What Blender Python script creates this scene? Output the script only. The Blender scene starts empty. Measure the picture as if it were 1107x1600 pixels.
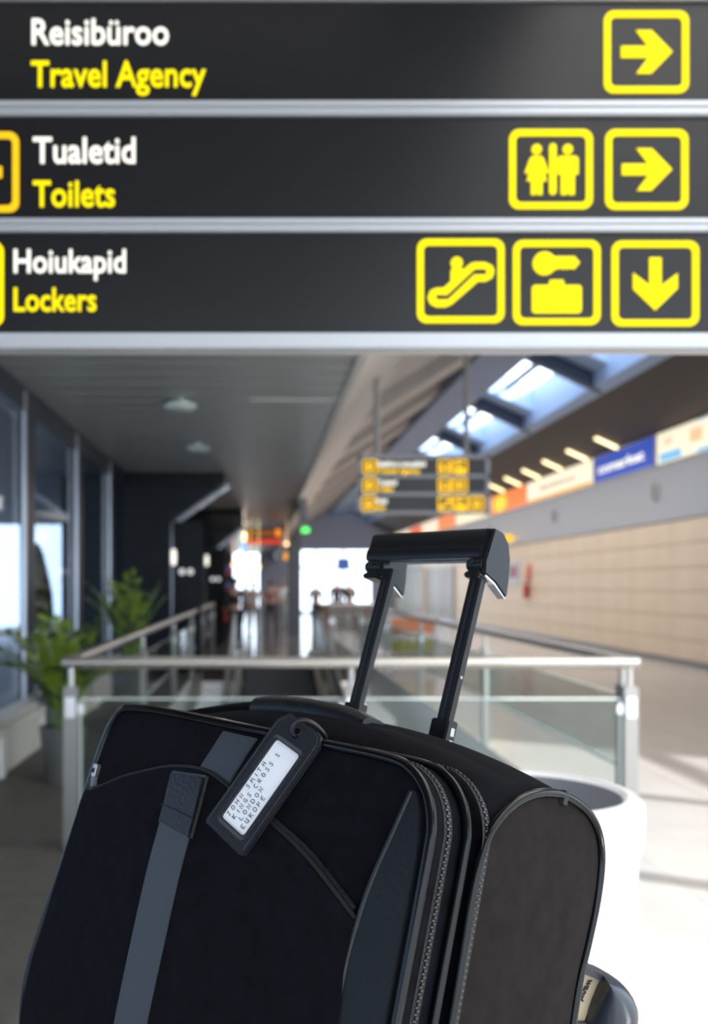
import bpy, bmesh, math, random
from mathutils import Vector, Matrix
random.seed(7)
SC = bpy.context.scene; COL = SC.collection
R = math.radians
# ------------------------------------------------------------------ camera
F = 1500.0; CH = 1.55                     # focal length in pixels, camera height
PX, PY = 405.0, 915.0                     # principal point of the shifted lens
cd = bpy.data.cameras.new('camera'); cam = bpy.data.objects.new('camera', cd); COL.objects.link(cam)
cd.sensor_fit = 'VERTICAL'; cd.sensor_height = 36; cd.sensor_width = 36; cd.lens = F * 36 / 1600
cd.shift_x = (553.5 - PX) / 1600; cd.shift_y = (PY - 800) / 1600
cd.clip_start = .05; cd.clip_end = 400
cam.location = (0, 0, CH); cam.rotation_euler = (R(90), 0, 0)
cd.dof.use_dof = True; cd.dof.focus_distance = .90; cd.dof.aperture_fstop = 4.6; cd.dof.aperture_blades = 0
SC.camera = cam
# ------------------------------------------------------------------ light
w = bpy.data.worlds.new('world'); SC.world = w; w.use_nodes = True
bg = w.node_tree.nodes['Background']; bg.inputs[0].default_value = (.80, .90, 1, 1); bg.inputs[1].default_value = 4.4
sd = bpy.data.lights.new('sun', 'SUN'); sd.energy = 15; sd.angle = R(.6); sd.color = (1, .95, .88)
sun = bpy.data.objects.new('sun', sd); COL.objects.link(sun)
sun.rotation_euler = Vector((-1, .6, -1.166 * math.tan(R(24)))).to_track_quat('-Z', 'Y').to_euler()
def area(name, loc, rot, sx, sy, e, c=(1, 1, 1)):
    d = bpy.data.lights.new(name, 'AREA'); d.shape = 'RECTANGLE'; d.size = sx; d.size_y = sy; d.energy = e; d.color = c
    o = bpy.data.objects.new(name, d); COL.objects.link(o); o.location = loc; o.rotation_euler = rot; return o
area('hall_fill_light', (3.6, 1.0, 5.2), (0, 0, 0), 4.4, 8, 420, (1, .97, .94))  # added unseen area light, sized for piping highlights and haze on the sign
area('cafe_ceiling_lamps', (0, 34, 3.4), (0, 0, 0), 2.5, 20, 130, (1, .9, .75))
area('far_hall_lamps', (5.2, 33, 4.9), (0, 0, 0), 3, 34, 950, (1, .95, .9))
area('lower_hall_fill', (1, 30, -1.2), (0, 0, 0), 8, 14, 170, (1, .95, .88))  # added unseen area light that brightens the lower level
area('landing_lamps', (-.4, 6, 3.5), (0, 0, 0), 1.6, 9, 22, (1, .96, .9))
SC.view_settings.view_transform = 'Standard'; SC.view_settings.look = 'None'
SC.view_settings.gamma = 1; SC.view_settings.use_curve_mapping = False
SC.view_settings.exposure = 0.0
SC.cycles.use_denoising = True
SC.cycles.max_bounces = 10; SC.cycles.transparent_max_bounces = 24; SC.cycles.sample_clamp_indirect = 6

# ------------------------------------------------------------------ materials
MATS = {}
def mat(name, col, rough=.6, metal=0., noise=None, bump=None, spec=None, emit=None, alpha=None, wave=None, coat=0):
    if name in MATS: return MATS[name]
    m = bpy.data.materials.new(name); m.use_nodes = True; nt = m.node_tree; N = nt.nodes; L = nt.links
    p = N['Principled BSDF']; c = (*col, 1)
    p.inputs['Base Color'].default_value = c; p.inputs['Roughness'].default_value = rough; p.inputs['Metallic'].default_value = metal
    if spec is not None: p.inputs['Specular IOR Level'].default_value = spec
    if coat: p.inputs['Coat Weight'].default_value = coat; p.inputs['Coat Roughness'].default_value = .15
    if emit: p.inputs['Base Color'].default_value = tuple(x * .25 for x in col) + (1,); p.inputs['Specular IOR Level'].default_value = .1; p.inputs['Emission Color'].default_value = (*col, 1); p.inputs['Emission Strength'].default_value = emit
    tc = N.new('ShaderNodeTexCoord')
    if noise:
        n = N.new('ShaderNodeTexNoise'); n.inputs['Scale'].default_value = noise[0]; n.inputs['Detail'].default_value = 5
        L.new(tc.outputs['Object'], n.inputs['Vector'])
        r = N.new('ShaderNodeValToRGB'); a = noise[1]
        r.color_ramp.elements[0].position = .3; r.color_ramp.elements[1].position = .7
        r.color_ramp.elements[0].color = tuple(max(0, x * (1 - a)) for x in col) + (1,)
        r.color_ramp.elements[1].color = tuple(min(1, x * (1 + a)) for x in col) + (1,)
        L.new(n.outputs['Fac'], r.inputs[0]); L.new(r.outputs[0], p.inputs['Base Color'])
    if bump or wave:
        if wave:
            b1 = N.new('ShaderNodeTexWave'); b1.wave_type = 'BANDS'; b1.bands_direction = 'DIAGONAL'
            b1.inputs['Scale'].default_value = wave[0]; b1.inputs['Distortion'].default_value = .6; st = wave[1]
            L.new(tc.outputs['Object'], b1.inputs['Vector'])
        else:
            b1 = N.new('ShaderNodeTexNoise'); b1.inputs['Scale'].default_value = bump[0]; st = bump[1]
            L.new(tc.outputs['Object'], b1.inputs['Vector'])
        bp = N.new('ShaderNodeBump'); bp.inputs['Strength'].default_value = st; bp.inputs['Distance'].default_value = .002
        L.new(b1.outputs['Fac'], bp.inputs['Height']); L.new(bp.outputs[0], p.inputs['Normal'])
    MATS[name] = m; return m
def glass(name, tint, refl=.06, rough=.02):
    m = bpy.data.materials.new(name); m.use_nodes = True; nt = m.node_tree; N = nt.nodes; L = nt.links; N.remove(N['Principled BSDF'])
    out = N['Material Output']; t = N.new('ShaderNodeBsdfTransparent'); t.inputs[0].default_value = (*tint, 1)
    g = N.new('ShaderNodeBsdfGlossy'); g.inputs['Roughness'].default_value = rough
    ge = N.new('ShaderNodeNewGeometry'); dt = N.new('ShaderNodeVectorMath'); dt.operation = 'DOT_PRODUCT'
    L.new(ge.outputs['Normal'], dt.inputs[0]); L.new(ge.outputs['Incoming'], dt.inputs[1])
    ab = N.new('ShaderNodeMath'); ab.operation = 'ABSOLUTE'; L.new(dt.outputs['Value'], ab.inputs[0])
    su = N.new('ShaderNodeMath'); su.operation = 'SUBTRACT'; su.inputs[0].default_value = 1; L.new(ab.outputs[0], su.inputs[1])
    pw = N.new('ShaderNodeMath'); pw.operation = 'POWER'; pw.inputs[1].default_value = 5; L.new(su.outputs[0], pw.inputs[0])
    ad = N.new('ShaderNodeMath'); ad.operation = 'MULTIPLY_ADD'; ad.inputs[1].default_value = .6; ad.inputs[2].default_value = refl * .6; L.new(pw.outputs[0], ad.inputs[0])
    mx = N.new('ShaderNodeMixShader'); L.new(ad.outputs[0], mx.inputs[0])
    L.new(t.outputs[0], mx.inputs[1]); L.new(g.outputs[0], mx.inputs[2]); L.new(mx.outputs[0], out.inputs[0])
    MATS[name] = m; return m
steel = mat('brushed_steel', (.42, .395, .365), .34, .9, noise=(30, .06))
steel_light = mat('bright_steel', (.66, .66, .67), .28, .85)
alu = mat('grey_aluminium', (.60, .60, .61), .42, .55)
balglass = glass('balustrade_glass', (.86, .90, .89), .05)
dkglass = glass('tinted_window_glass', (.62, .70, .80), .06)
clglass = glass('clear_window_glass', (.9, .93, .95), .05)
glass_edge = mat('glass_edge', (.62, .70, .66), .2)
navy = mat('navy_frame', (.022, .030, .050), .4)
white_paint = mat('white_paint', (.78, .78, .76), .5)
cream = mat('cream_panel', (.66, .63, .56), .5)
concrete = mat('pale_paving', (.55, .54, .52), .85, noise=(.5, .15))
carpet = mat('grey_floor', (.085, .082, .074), .75, noise=(9, .16), bump=(220, .3))
marble = mat('pale_marble', (.46, .43, .41), .16, noise=(1.6, .06))
fardark = mat('dark_marble', (.15, .135, .125), .12, noise=(2, .1))
metalceil = mat('ceiling_metal', (.36, .37, .36), .38, .25)
beige_roof = mat('taupe_boards', (.60, .53, .46), .6, noise=(3, .05))
blue_roof = mat('blue_grey_roof', (.42, .56, .80), .6)
dkblue = mat('dark_blue_beam', (.035, .05, .085), .5)
brown = mat('brown_soffit', (.062, .046, .040), .6)
black = mat('black_stone', (.006, .007, .010), .45, noise=(4, .2), spec=.25)
black_seam = mat('black_seam', (.030, .034, .042), .6, spec=.2)
maple = mat('maple_panel', (.74, .59, .43), .42, noise=(1.1, .05))
maple_seam = mat('maple_seam', (.55, .42, .31), .6)
greyband = mat('grey_bulkhead', (.40, .41, .44), .55)
bluewall = mat('blue_grey_wall', (.72, .76, .95), .7)
skirt = mat('grey_skirting', (.22, .22, .23), .35, .4)
rubber = mat('black_rubber', (.012, .012, .014), .45)
escal = mat('escalator_steel', (.16, .19, .21), .3, .7)
stepm = mat('escalator_step', (.07, .08, .09), .5, .4)
# ------------------------------------------------------------------ builders
class MB:
    def __init__(s): s.v = []; s.f = []
    def add(s, vs, fs):
        n = len(s.v); s.v += [tuple(q) for q in vs]; s.f += [tuple(i + n for i in f) for f in fs]; return s
    def box(s, x0, x1, y0, y1, z0, z1, M=None):
        vs = [Vector((x, y, z)) for z in (z0, z1) for y in (y0, y1) for x in (x0, x1)]
        if M: vs = [M @ q for q in vs]
        return s.add(vs, [(0, 2, 3, 1), (4, 5, 7, 6), (0, 1, 5, 4), (2, 6, 7, 3), (0, 4, 6, 2), (1, 3, 7, 5)])
    def quad(s, a, b, c, d): return s.add([a, b, c, d], [(0, 1, 2, 3)])
    def tube(s, path, rad, n=8, closed=False, rads=None, cap=True, ry=None, up=None):
        P = [Vector(q) for q in path]; k = len(P); vs = []; u = None
        for i, q in enumerate(P):
            if closed: t = P[(i + 1) % k] - P[i - 1]
            else: t = P[min(i + 1, k - 1)] - P[max(i - 1, 0)]
            t.normalize()
            if up is not None: u = Vector(up)
            elif u is None: u = Vector((0, 0, 1)) if abs(t.z) < .9 else Vector((1, 0, 0))
            u = (u - t * u.dot(t)).normalized(); b = t.cross(u)
            r_ = rads[i] if rads else rad; r2 = r_ if ry is None else ry * r_ / (rad or 1)
            for j in range(n):
                a = 2 * math.pi * j / n; vs.append(q + u * math.cos(a) * r_ + b * math.sin(a) * r2)
        fs = []
        for i in range(k if closed else k - 1):
            for j in range(n):
                a = i * n + j; b_ = i * n + (j + 1) % n; c = ((i + 1) % k) * n + (j + 1) % n; d = ((i + 1) % k) * n + j
                fs.append((a, d, c, b_))
        if cap and not closed: fs += [tuple(range(n)), tuple(reversed(range((k - 1) * n, k * n)))]
        return s.add(vs, fs)
    def lathe(s, prof, cx=0, cy=0, n=32):
        vs = []
        for (r_, z) in prof:
            for j in range(n): a = 2 * math.pi * j / n; vs.append((cx + r_ * math.cos(a), cy + r_ * math.sin(a), z))
        fs = [(i * n + j, i * n + (j + 1) % n, (i + 1) * n + (j + 1) % n, (i + 1) * n + j) for i in range(len(prof) - 1) for j in range(n)]
        return s.add(vs, fs)
    def prism(s, pts, axis, a0, a1):
        n = len(pts); mk = {'x': lambda p, a: (a, p[0], p[1]), 'y': lambda p, a: (p[0], a, p[1]), 'z': lambda p, a: (p[0], p[1], a)}[axis]
        return s.add([mk(p, a0) for p in pts] + [mk(p, a1) for p in pts],
                     [tuple(range(n)), tuple(reversed(range(n, 2 * n)))] + [(i, n + i, n + (i + 1) % n, (i + 1) % n) for i in range(n)])
    def grid(s, rows, closed=False):
        k = len(rows[0]); vs = [q for r_ in rows for q in r_]
        fs = [(i * k + j, i * k + (j + 1) % k, (i + 1) * k + (j + 1) % k, (i + 1) * k + j) for i in range(len(rows) - 1) for j in range(k if closed else k - 1)]
        return s.add(vs, fs)
    def build(s, name, m, parent=None, smooth=False, bevel=0, off=None, seg=2, fix=True):
        me = bpy.data.meshes.new(name)
        vs = s.v if off is None else [(q[0] - off[0], q[1] - off[1], q[2] - off[2]) for q in s.v]
        me.from_pydata(vs, [], s.f); me.update()
        if fix or bevel:
            b = bmesh.new(); b.from_mesh(me)
            if fix: bmesh.ops.recalc_face_normals(b, faces=b.faces)
            if bevel: bmesh.ops.bevel(b, geom=[e for e in b.edges if e.is_manifold and e.calc_face_angle(0) > .6], offset=bevel, segments=seg, affect='EDGES', clamp_overlap=True)
            b.to_mesh(me); b.free()
        return link(name, me, m, parent, smooth)
def link(name, me, m, parent=None, smooth=False):
    if m is not None: me.materials.clear(); me.materials.append(m)
    if smooth:
        for p in me.polygons: p.use_smooth = True
        try: me.set_sharp_from_angle(angle=R(38))
        except Exception: pass
    o = bpy.data.objects.new(name, me); COL.objects.link(o)
    if parent: o.parent = parent
    return o
def bx(name, m, a, parent=None, bevel=0, off=None): return MB().box(*a).build(name, m, parent, bevel=bevel, off=off)
def tag(o, label, cat, group=None, kind=None):
    o['label'] = label; o['category'] = cat
    if group: o['group'] = group
    if kind: o['kind'] = kind
    return o
def struct(o, label=None):
    o['kind'] = 'structure'
    if label: o['label'] = label
    return o
def empty(name, loc=(0, 0, 0), rot=(0, 0, 0), label=None, cat=None, group=None):
    o = bpy.data.objects.new(name, None); COL.objects.link(o); o.location = loc; o.rotation_euler = rot; o.empty_display_size = .1
    if label: tag(o, label, cat, group)
    return o
def copy_tree(o, parent=None):
    c = o.copy(); COL.objects.link(c)
    if parent: c.parent = parent
    for ch in list(o.children): copy_tree(ch, c)
    return c
def setmesh(name, root, mesh_src, n_loc, parent):   # alike pieces sharing one mesh
    o = mesh_src.copy(); COL.objects.link(o); o.location = n_loc; o.parent = parent; return o
def convert(cu, name):
    o = bpy.data.objects.new(name, cu); COL.objects.link(o); bpy.context.view_layer.update()
    me = bpy.data.meshes.new_from_object(o.evaluated_get(bpy.context.evaluated_depsgraph_get()))
    bpy.data.objects.remove(o); return me
def flat(polys, depth=.004):                 # closed outlines (holes allowed) in x/z, extruded in y towards the viewer
    cu = bpy.data.curves.new('c', 'CURVE'); cu.dimensions = '2D'; cu.fill_mode = 'BOTH'; cu.extrude = depth / 2
    for P in polys:
        sp = cu.splines.new('POLY'); sp.points.add(len(P) - 1); sp.use_cyclic_u = True
        for q, p in zip(sp.points, P): q.co = (p[0], p[1], 0, 1)
    me = convert(cu, 'c'); me.transform(Matrix.Rotation(R(90), 4, 'X')); return me
def text_me(s, width, cap, bold=.02, depth=.003, shear=0.):
    cu = bpy.data.curves.new('t', 'FONT'); cu.body = s; cu.size = 1; cu.offset = bold; cu.extrude = .002; cu.resolution_u = 3; cu.shear = shear
    me = convert(cu, 't'); xs = [v.co.x for v in me.vertices]; x0, x1 = min(xs), max(xs)
    sx = width / (x1 - x0); sz = cap / (.70 + 2 * bold)
    for v in me.vertices: v.co = Vector(((v.co.x - x0) * sx, -v.co.z * depth / .004, (v.co.y + bold) * sz))
    return me
def circ(cx, cy, r_, n=20, a0=0, a1=360): return [(cx + r_ * math.cos(R(a0 + (a1 - a0) * i / n)), cy + r_ * math.sin(R(a0 + (a1 - a0) * i / n))) for i in range(n if a1 - a0 == 360 else n + 1)]
def rrect(x0, x1, y0, y1, r_, n=5):
    P = []
    for cx, cy, a in ((x1 - r_, y1 - r_, 0), (x0 + r_, y1 - r_, 90), (x0 + r_, y0 + r_, 180), (x1 - r_, y0 + r_, 270)):
        P += circ(cx, cy, r_, n, a, a + 90)
    return P
def shift(P, dx, dz, s=1): return [(p[0] * s + dx, p[1] * s + dz) for p in P]

# ================================================================== SETTING
XL, XR, Y0, Y1 = -1.12, 2.19, 5.62, 19.0       # the escalator opening
# --- floors
fl = struct(bx('floor', carpet, (-2.6, .05, -6, Y0, -.35, 0)))
MB().box(-2.6, XL - .03, Y0, Y1, -.35, 0).build('floor_slab', carpet, fl)
MB().box(XL, XR, Y1, 60, -.35, 0).box(-3.5, XL, Y1, 60, -.35, 0).build('floor_slab', fardark, fl)
MB().box(.05, 8.6, -6, Y0, -.35, -.012).box(XR + .03, 8.6, Y0, 60, -.35, -.012).build('floor_slab', mat('joint', (.3, .29, .28), .7), fl)
src = None; T = 1.2; cnt = 0
for iy in range(-5, 50):
    for ix in range(0, 8):
        x = .05 + ix * 1.07; y = iy * T
        if x + 1.07 > 8.65: continue
        if y + T > Y0 and y < 60 and x < XR - .02 and y > Y0 - 1.3: continue
        if y > Y0 - T and x < XR: continue
        if cnt >= 296: continue
        cnt += 1
        if src is None:
            src = MB().box(.003, 1.067, .003, T - .003, -.011, 0).build('floor_tile', marble, fl); src.location = (x, y, 0)
        else: setmesh('floor_tile', fl, src, (x, y, 0), fl)
MB().box(.05, XR, 4.8, Y0, -.011, 0).build('floor_border', marble, fl)
# fascia of the opening, lower level
struct(MB().box(XL - .03, XR + .03, Y0, Y0 + .02, -.6, -.002).box(XR, XR + .03, Y0 + .02, Y1 - .01, -.6, -.012).box(XL - .03, XL, Y0 + .02, Y1 - .01, -.6, -.002).build('trim_1', white_paint))
struct(MB().box(-12, 14, -4, 80, -5.2, -5).build('floor_lower', mat('lower_floor', (.20, .195, .19), .25, noise=(2, .08))))
struct(MB().box(-12, 14, 60, 60.3, -5, -.4).box(-12, -11.8, -4, 60, -5, -.4).box(13.8, 14, -4, 60, -5, -.4).box(-12, 14, -4.2, -4, -5, -.35).build('wall_lower', mat('lower_wall', (.30, .29, .28), .7)))
for i, (x, y) in enumerate(((-2.0, 13.5), (-1.9, 18.4), (3.2, 21), (3.4, 14), (-.3, 24), (1.6, 26), (-2.6, 30), (4.6, 30))):
    o = MB().lathe([(.22, -5), (.22, -.36)], x, y, 20).build('round_column', cream, None, True)
    tag(o, 'cream round column on the lower level below the escalator opening', 'column', 'lower level columns')
# --- left glazed wall
wl = struct(empty('wall_left'))
wl['label'] = 'dark framed window wall along the left side'
MB().box(-2.55, -2.35, -6, 17, 3.3, 3.56).box(-2.55, -2.35, -6, 17, 0, .40).build('wall_rail', navy, wl)
ys = [-4.2, -1.4, 1.35, 4.1, 6.85, 9.6, 12.35, 15.1]
for i, y in enumerate(ys):
    MB().box(-2.41, -2.37, y + .06, y + .55, .40, 3.3).build('dark_panel', navy, wl)
    MB().box(-2.37, -2.335, y, y + .05, .40, 3.5).build('mullion', steel_light, wl)
    ye = ys[i + 1] if i + 1 < len(ys) else 17
    wn = struct(empty('window_%d' % (i + 1)))
    MB().box(-2.405, -2.395, y + .55, ye, .40, 3.3).build('window_pane', dkglass, wn)
struct(MB().box(-2.36, -2.09, -6, 16.9, 0, .33).box(-2.36, -2.05, -6, 16.9, .33, .40).box(-2.36, -2.12, -6, 16.9, .40, .425).build('trim_2', cream, bevel=.006), 'cream sill box running below the dark windows')
sb = empty('sill_bracket', (-2.07, 0, 0), label='row of small white upright ribs on the sill box front', cat='rib')
for k in range(9): MB().box(-.02, .012, 3.2 + k * 1.5, 3.3 + k * 1.5, 0.0, .32).build('rib', white_paint, sb)
# --- ceiling of the side aisle in metal planks
ce = struct(MB().box(-2.4, .9, 4.0, 60, 3.58, 3.75).build('ceiling', mat('ceiling_void', (.10, .10, .10), .8)))
srcp = None; y = 5.0
for k in range(90):
    yy = 5 + k * .45
    if yy > 31.7: break
    if srcp is None: srcp = MB().box(-2.38, .86, .02, .40, 3.55, 3.58).build('ceiling_plank', metalceil, ce, bevel=.003); srcp.location = (0, yy, 0)
    else: setmesh('ceiling_plank', ce, srcp, (0, yy, 0), ce)
MB().box(-2.38, .86, 31.8, 59.9, 3.55, 3.58).build('ceiling_panel', metalceil, ce)
struct(MB().box(.86, .93, 4, 60, 3.52, 3.8).build('trim_3', mat('edge_trim', (.55, .53, .50), .5)))
MB().box(-.1, .86, 10.3, 10.34, 3.54, 3.553).build('light_seam', white_paint, ce)
# --- gable roof: soffit, left slope, rafters, ridge, skylight slope
def P3(x, h, y): return (x, y, CH + h)
rf = struct(empty('roof'))
MB().prism([(.9, CH + 2.02), (1.95, CH + 3.1), (1.95, CH + 3.6), (.9, CH + 2.6)], 'y', 6, 60).build('soffit_board', beige_roof, rf)
MB().prism([(1.95, CH + 3.6), (4.3, CH + 5.1), (4.3, CH + 5.25), (1.95, CH + 3.75)], 'y', 6, 60).build('roof_deck', mat('dark_taupe', (.13, .115, .11), .7), rf)
srcr = None
for k in range(12):
    y = 9.53 + k * 4.37
    if srcr is None:
        srcr = MB().prism([(1.93, CH + 3.1), (4.3, CH + 4.6), (4.3, CH + 5.08), (1.93, CH + 3.58)], 'y', 0, 1.7).build('rafter', beige_roof, rf, bevel=.02); srcr.location = (0, y, 0)
    else: setmesh('rafter', rf, srcr, (0, y, 0), rf)
MB().prism([(4.3, CH + 4.45), (5.25, CH + 4.45), (5.25, CH + 5.3), (4.3, CH + 5.3)], 'y', 12, 60).build('ridge_beam', mat('ridge_blue', (.30, .38, .55), .6), rf)
RH = lambda x: 6.95 - .45 * x            # lower face of the right-hand slope (height over the camera)
wells = MB()
xa, xm, xb = 5.25, 5.42, 6.62
edges = [12.0]
for k in range(7): edges += [15.4 + 5.2 * k + .0, 15.4 + 5.2 * k + 3.3]
def slab(mb, x0, x1, y0, y1, t0=0., t1=.22):
    q = [(x0, y0), (x1, y0), (x1, y1), (x0, y1)]
    v = [(x, y, CH + RH(x) + t0) for x, y in q] + [(x, y, CH + RH(x) + t1) for x, y in q]
    mb.add(v, [(0, 1, 2, 3), (7, 6, 5, 4), (0, 4, 5, 1), (1, 5, 6, 2), (2, 6, 7, 3), (3, 7, 4, 0)])
rs = MB()
ops = [(14.2 + 5.0 * k, 18.2 + 5.0 * k) for k in range(7)]
yprev = 12.0
for (a, b) in ops:
    slab(rs, xm, xb, yprev, a, .25, .8); yprev = b
slab(rs, xm, xb, yprev, 60, .25, .8); slab(rs, xa, xm, 12, 60, .25, .8); slab(rs, xb, 6.85, 12, 60, -.05, .8)
rs.build('skylight_slope', blue_roof, rf)
for k, (a, b) in enumerate(ops):
    m1 = MB(); slab(m1, (xm + xb) / 2 - .04, (xm + xb) / 2 + .04, a, b, .5, .6); m1.build('skylight_bar', dkblue, rf)
    m1 = MB(); slab(m1, xa - .1, 6.8, b + .75, b + 1.0, -.06, .24); m1.build('cross_beam', dkblue, rf)
so = MB(); slab(so, 6.78, 8.7, 12, 60, 0, .3); so.build('brown_soffit', brown, rf)
# near hall roof
struct(MB().box(.9, 8.7, -6, 12.2, 5.3, 5.6).box(.88, .98, -6, 6.2, 3.56, 5.4).build('ceiling_near', mat('near_ceiling', (.5, .5, .5), .7)))
struct(MB().box(-2.5, .9, -6, 4.2, 3.56, 3.8).build('ceiling_near_aisle', mat('near_ceiling_dark', (.12, .12, .125), .6)))
struct(MB().box(.9, 8.7, 12, 12.3, 5.3, 6.9).build('wall_gable', greyband))
# --- right wall: glazed towards the viewer, panelled beyond
wr = struct(empty('wall_right'))
MB().box(8.45, 8.7, 15.5, 60, -.02, 5.4).build('wall_core', maple_seam, wr)
PW, PHt = 2.1, .478; srcw = None; n = 0
for r_ in range(6):
    for c in range(21):
        y = 15.5 + c * PW
        if y > 58.5: continue
        if r_ < 5 and (41.8 < y + PW and y < 47.2): continue
        if srcw is None: srcw = MB().box(8.4, 8.46, .006, PW - .006, .006, PHt - .006).build('wall_panel', maple, wr, bevel=.004); srcw.location = (0, y, .0 + r_ * PHt)
        else: setmesh('wall_panel', wr, srcw, (0, y, r_ * PHt), wr)
struct(MB().box(8.37, 8.44, 15.5, 60, 0, .09).build('baseboard_right', skirt))
MB().box(8.36, 8.60, 15.5, 60, 2.875, 4.03).build('grey_bulkhead', greyband, wr)
dr = struct(empty('door_1')); 
MB().box(8.38, 8.44, 41.6, 47.4, 2.3, 2.42).box(8.38, 8.44, 41.6, 41.9, 0, 2.3).box(8.38, 8.44, 44.3, 44.9, 0, 2.3).box(8.38, 8.44, 47.1, 47.4, 0, 2.3).build('door_frame', mat('greenish_frame', (.36, .40, .37), .4), dr)
MB().box(8.40, 8.43, 41.9, 44.3, 0, 2.3).box(8.40, 8.43, 44.9, 47.1, 0, 2.3).build('door_leaf', mat('brown_leaf', (.30, .23, .20), .4), dr)
dr2 = struct(empty('door_2'))
MB().box(8.3, 8.44, 50, 55, 2.35, 2.5).box(8.36, 8.44, 50, 50.5, 0, 2.35).box(8.36, 8.44, 52.2, 52.8, 0, 2.35).box(8.36, 8.44, 54.5, 55, 0, 2.35).build('door_frame', mat('greenish_frame', (.36, .40, .37), .4), dr2)
gw = struct(empty('window_20')); gw['label'] = 'tall glazed front the sun comes through'
for k in range(6):
    y = -6 + k * 2.4
    MB().box(8.42, 8.56, y, y + .12, 0, 5.35).build('mullion', alu, gw)
MB().box(8.42, 8.56, -6, 6.2, 4.85, 5.4).box(8.42, 8.56, -6, 6.2, 2.5, 2.58).box(8.42, 8.56, -6, 6.2, 0, .12).build('window_rail', alu, gw)
MB().box(8.485, 8.495, -5.9, 6.1, .12, 4.85).build('window_pane', clglass, gw)
MB().box(8.42, 8.7, 6.2, 15.5, -.02, 5.4).build('sun_block_wall', greyband, wr)  # unseen solid wall, put here to cut off sun on the floor beyond
# --- end wall with bright windows
we = struct(empty('wall_far'))
MB().box(-3.5, 8.7, 60, 60.2, 3.75, 8).box(-3.5, -1.6, 60, 60.2, 0, 3.75).box(.0, 1.9, 60, 60.2, 0, 3.75).box(7.0, 8.7, 60, 60.2, 0, 3.75).build('wall_core', bluewall, we)
wf = struct(empty('window_21'))
MB().box(-1.6, 0, 60, 60.1, 2.9, 3.0).box(-.85, -.75, 60, 60.1, 0, 3.75).box(1.9, 7, 60, 60.1, 2.6, 2.72).box(3.5, 3.6, 60, 60.1, 0, 3.75).box(5.2, 5.3, 60, 60.1, 0, 3.75).build('window_frame', mat('pale_frame', (.5, .56, .6), .5), wf)
MB().box(-1.6, 7, 60.04, 60.06, 0, 3.7).build('window_pane', clglass, wf)
# --- black stone portals on the left
def portal(nm, y, xl, xr, zc, xt, zt, top=3.55, bh=.36, bw=.72):
    p = struct(empty(nm))
    MB().prism([(xl, 0), (xr, 0), (xr, zc), (xt, zt), (xt, top), (xl, top)], 'y', y, y + .35).build('wall_core', black_seam, p)
    n = int(top / bh)
    for r_ in range(n + 1):
        z0 = r_ * bh; z1 = min(z0 + bh, top)
        if z1 - z0 < .08: continue
        lim0 = xr if z0 < zc else xr + (xt - xr) * min(1, (z0 - zc) / (zt - zc))
        x = xl - (bw / 2 if r_ % 2 else 0)
        while x < lim0 - .06:
            a = max(x, xl) + .008; b = min(x + bw, lim0) - .008
            if b - a > .06: MB().box(a, b, y - .02, y + .01, z0 + .008, z1 - .008).build('stone_block', black, p)
            x += bw
    return p
portal('wall_portal_near', 17.0, -2.55, -1.58, 2.68, -.62, 3.36)
portal('wall_portal_far', 25.0, -3.2, -1.42, 2.30, -.42, 3.13, bh=.42, bw=.84)
struct(MB().box(-3.5, -3.3, 17.3, 60, 0, 3.6).box(-3.5, -2.4, 17, 17.3, 0, 3.6).box(-3.5, -2.38, 17, 60, 3.56, 3.75).box(-3.4, -1.3, 40, 40.3, 0, 3.6).build('wall_cafe', mat('dark_cafe_wall', (.03, .028, .03), .5)))
chrome = mat('mirror_trim', (.55, .57, .62), .10, 1)
for (y, xr, zc, xt, zt, nm) in ((16.93, -1.58, 2.68, -.62, 3.36, 'near'), (24.93, -1.42, 2.30, -.42, 3.13, 'far')):
    t = MB(); t.box(xr, xr + .10, y + .28, y + .4, 0, zc)
    t.prism([(xr, zc), (xr + .10, zc - .04), (xt + .1, zt - .02), (xt + .02, zt + .06), (xr + .02, zc + .08)], 'y', y + .28, y + .4)
    struct(t.build('trim_%d' % (4 if nm == 'near' else 5), chrome, bevel=.02), 'polished metal edge of the %s black stone portal' % nm)
# dark column at the aisle edge
struct(MB().box(.9, 1.32, 30, 30.5, 0, 3.9).build('wall_pier', mat('dark_pier', (.05, .055, .07), .3), bevel=.02))
struct(MB().box(.93, 1.1, 22, 60, 3.0, 3.56).build('trim_6', mat('edge_grey', (.2, .2, .22), .4)))
# outside
struct(bx('ground_outside', concrete, (-90, 120, -60, 160, -5.6, -5.25)))
tr = struct(bx('terrace_outside', concrete, (-40, -2.6, -10, 30, -.3, -.03)))
struct(MB().box(-9.5, -2.56, -8, 30, 3.45, 3.8).build('canopy_outside', mat('canopy_dark', (.05, .06, .09), .6)))
for k in range(4): tag(MB().box(-9.3, -9.0, 5 + 6.5 * k, 5.3 + 6.5 * k, -.03, 3.45).build('canopy_post', navy), '%s dark square canopy post outside the left windows' % ['nearest', 'second', 'third', 'farthest'][k], 'post', 'canopy posts outside')
bo = empty('building', (-30, 60, -.03), label='white low building outside beyond the left windows', cat='building')
MB().box(-8, 6, 0, 12, 0, 3.0).build('wall', mat('white_render', (.85, .84, .82), .7), bo)
MB().box(-8.3, 6.3, -.3, 12.3, 3.0, 3.3).build('roof', navy, bo)
for k in range(5): MB().box(-7 + k * 2.6, -5.2 + k * 2.6, -.05, .05, .8, 2.2).build('window', navy, bo)

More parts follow.
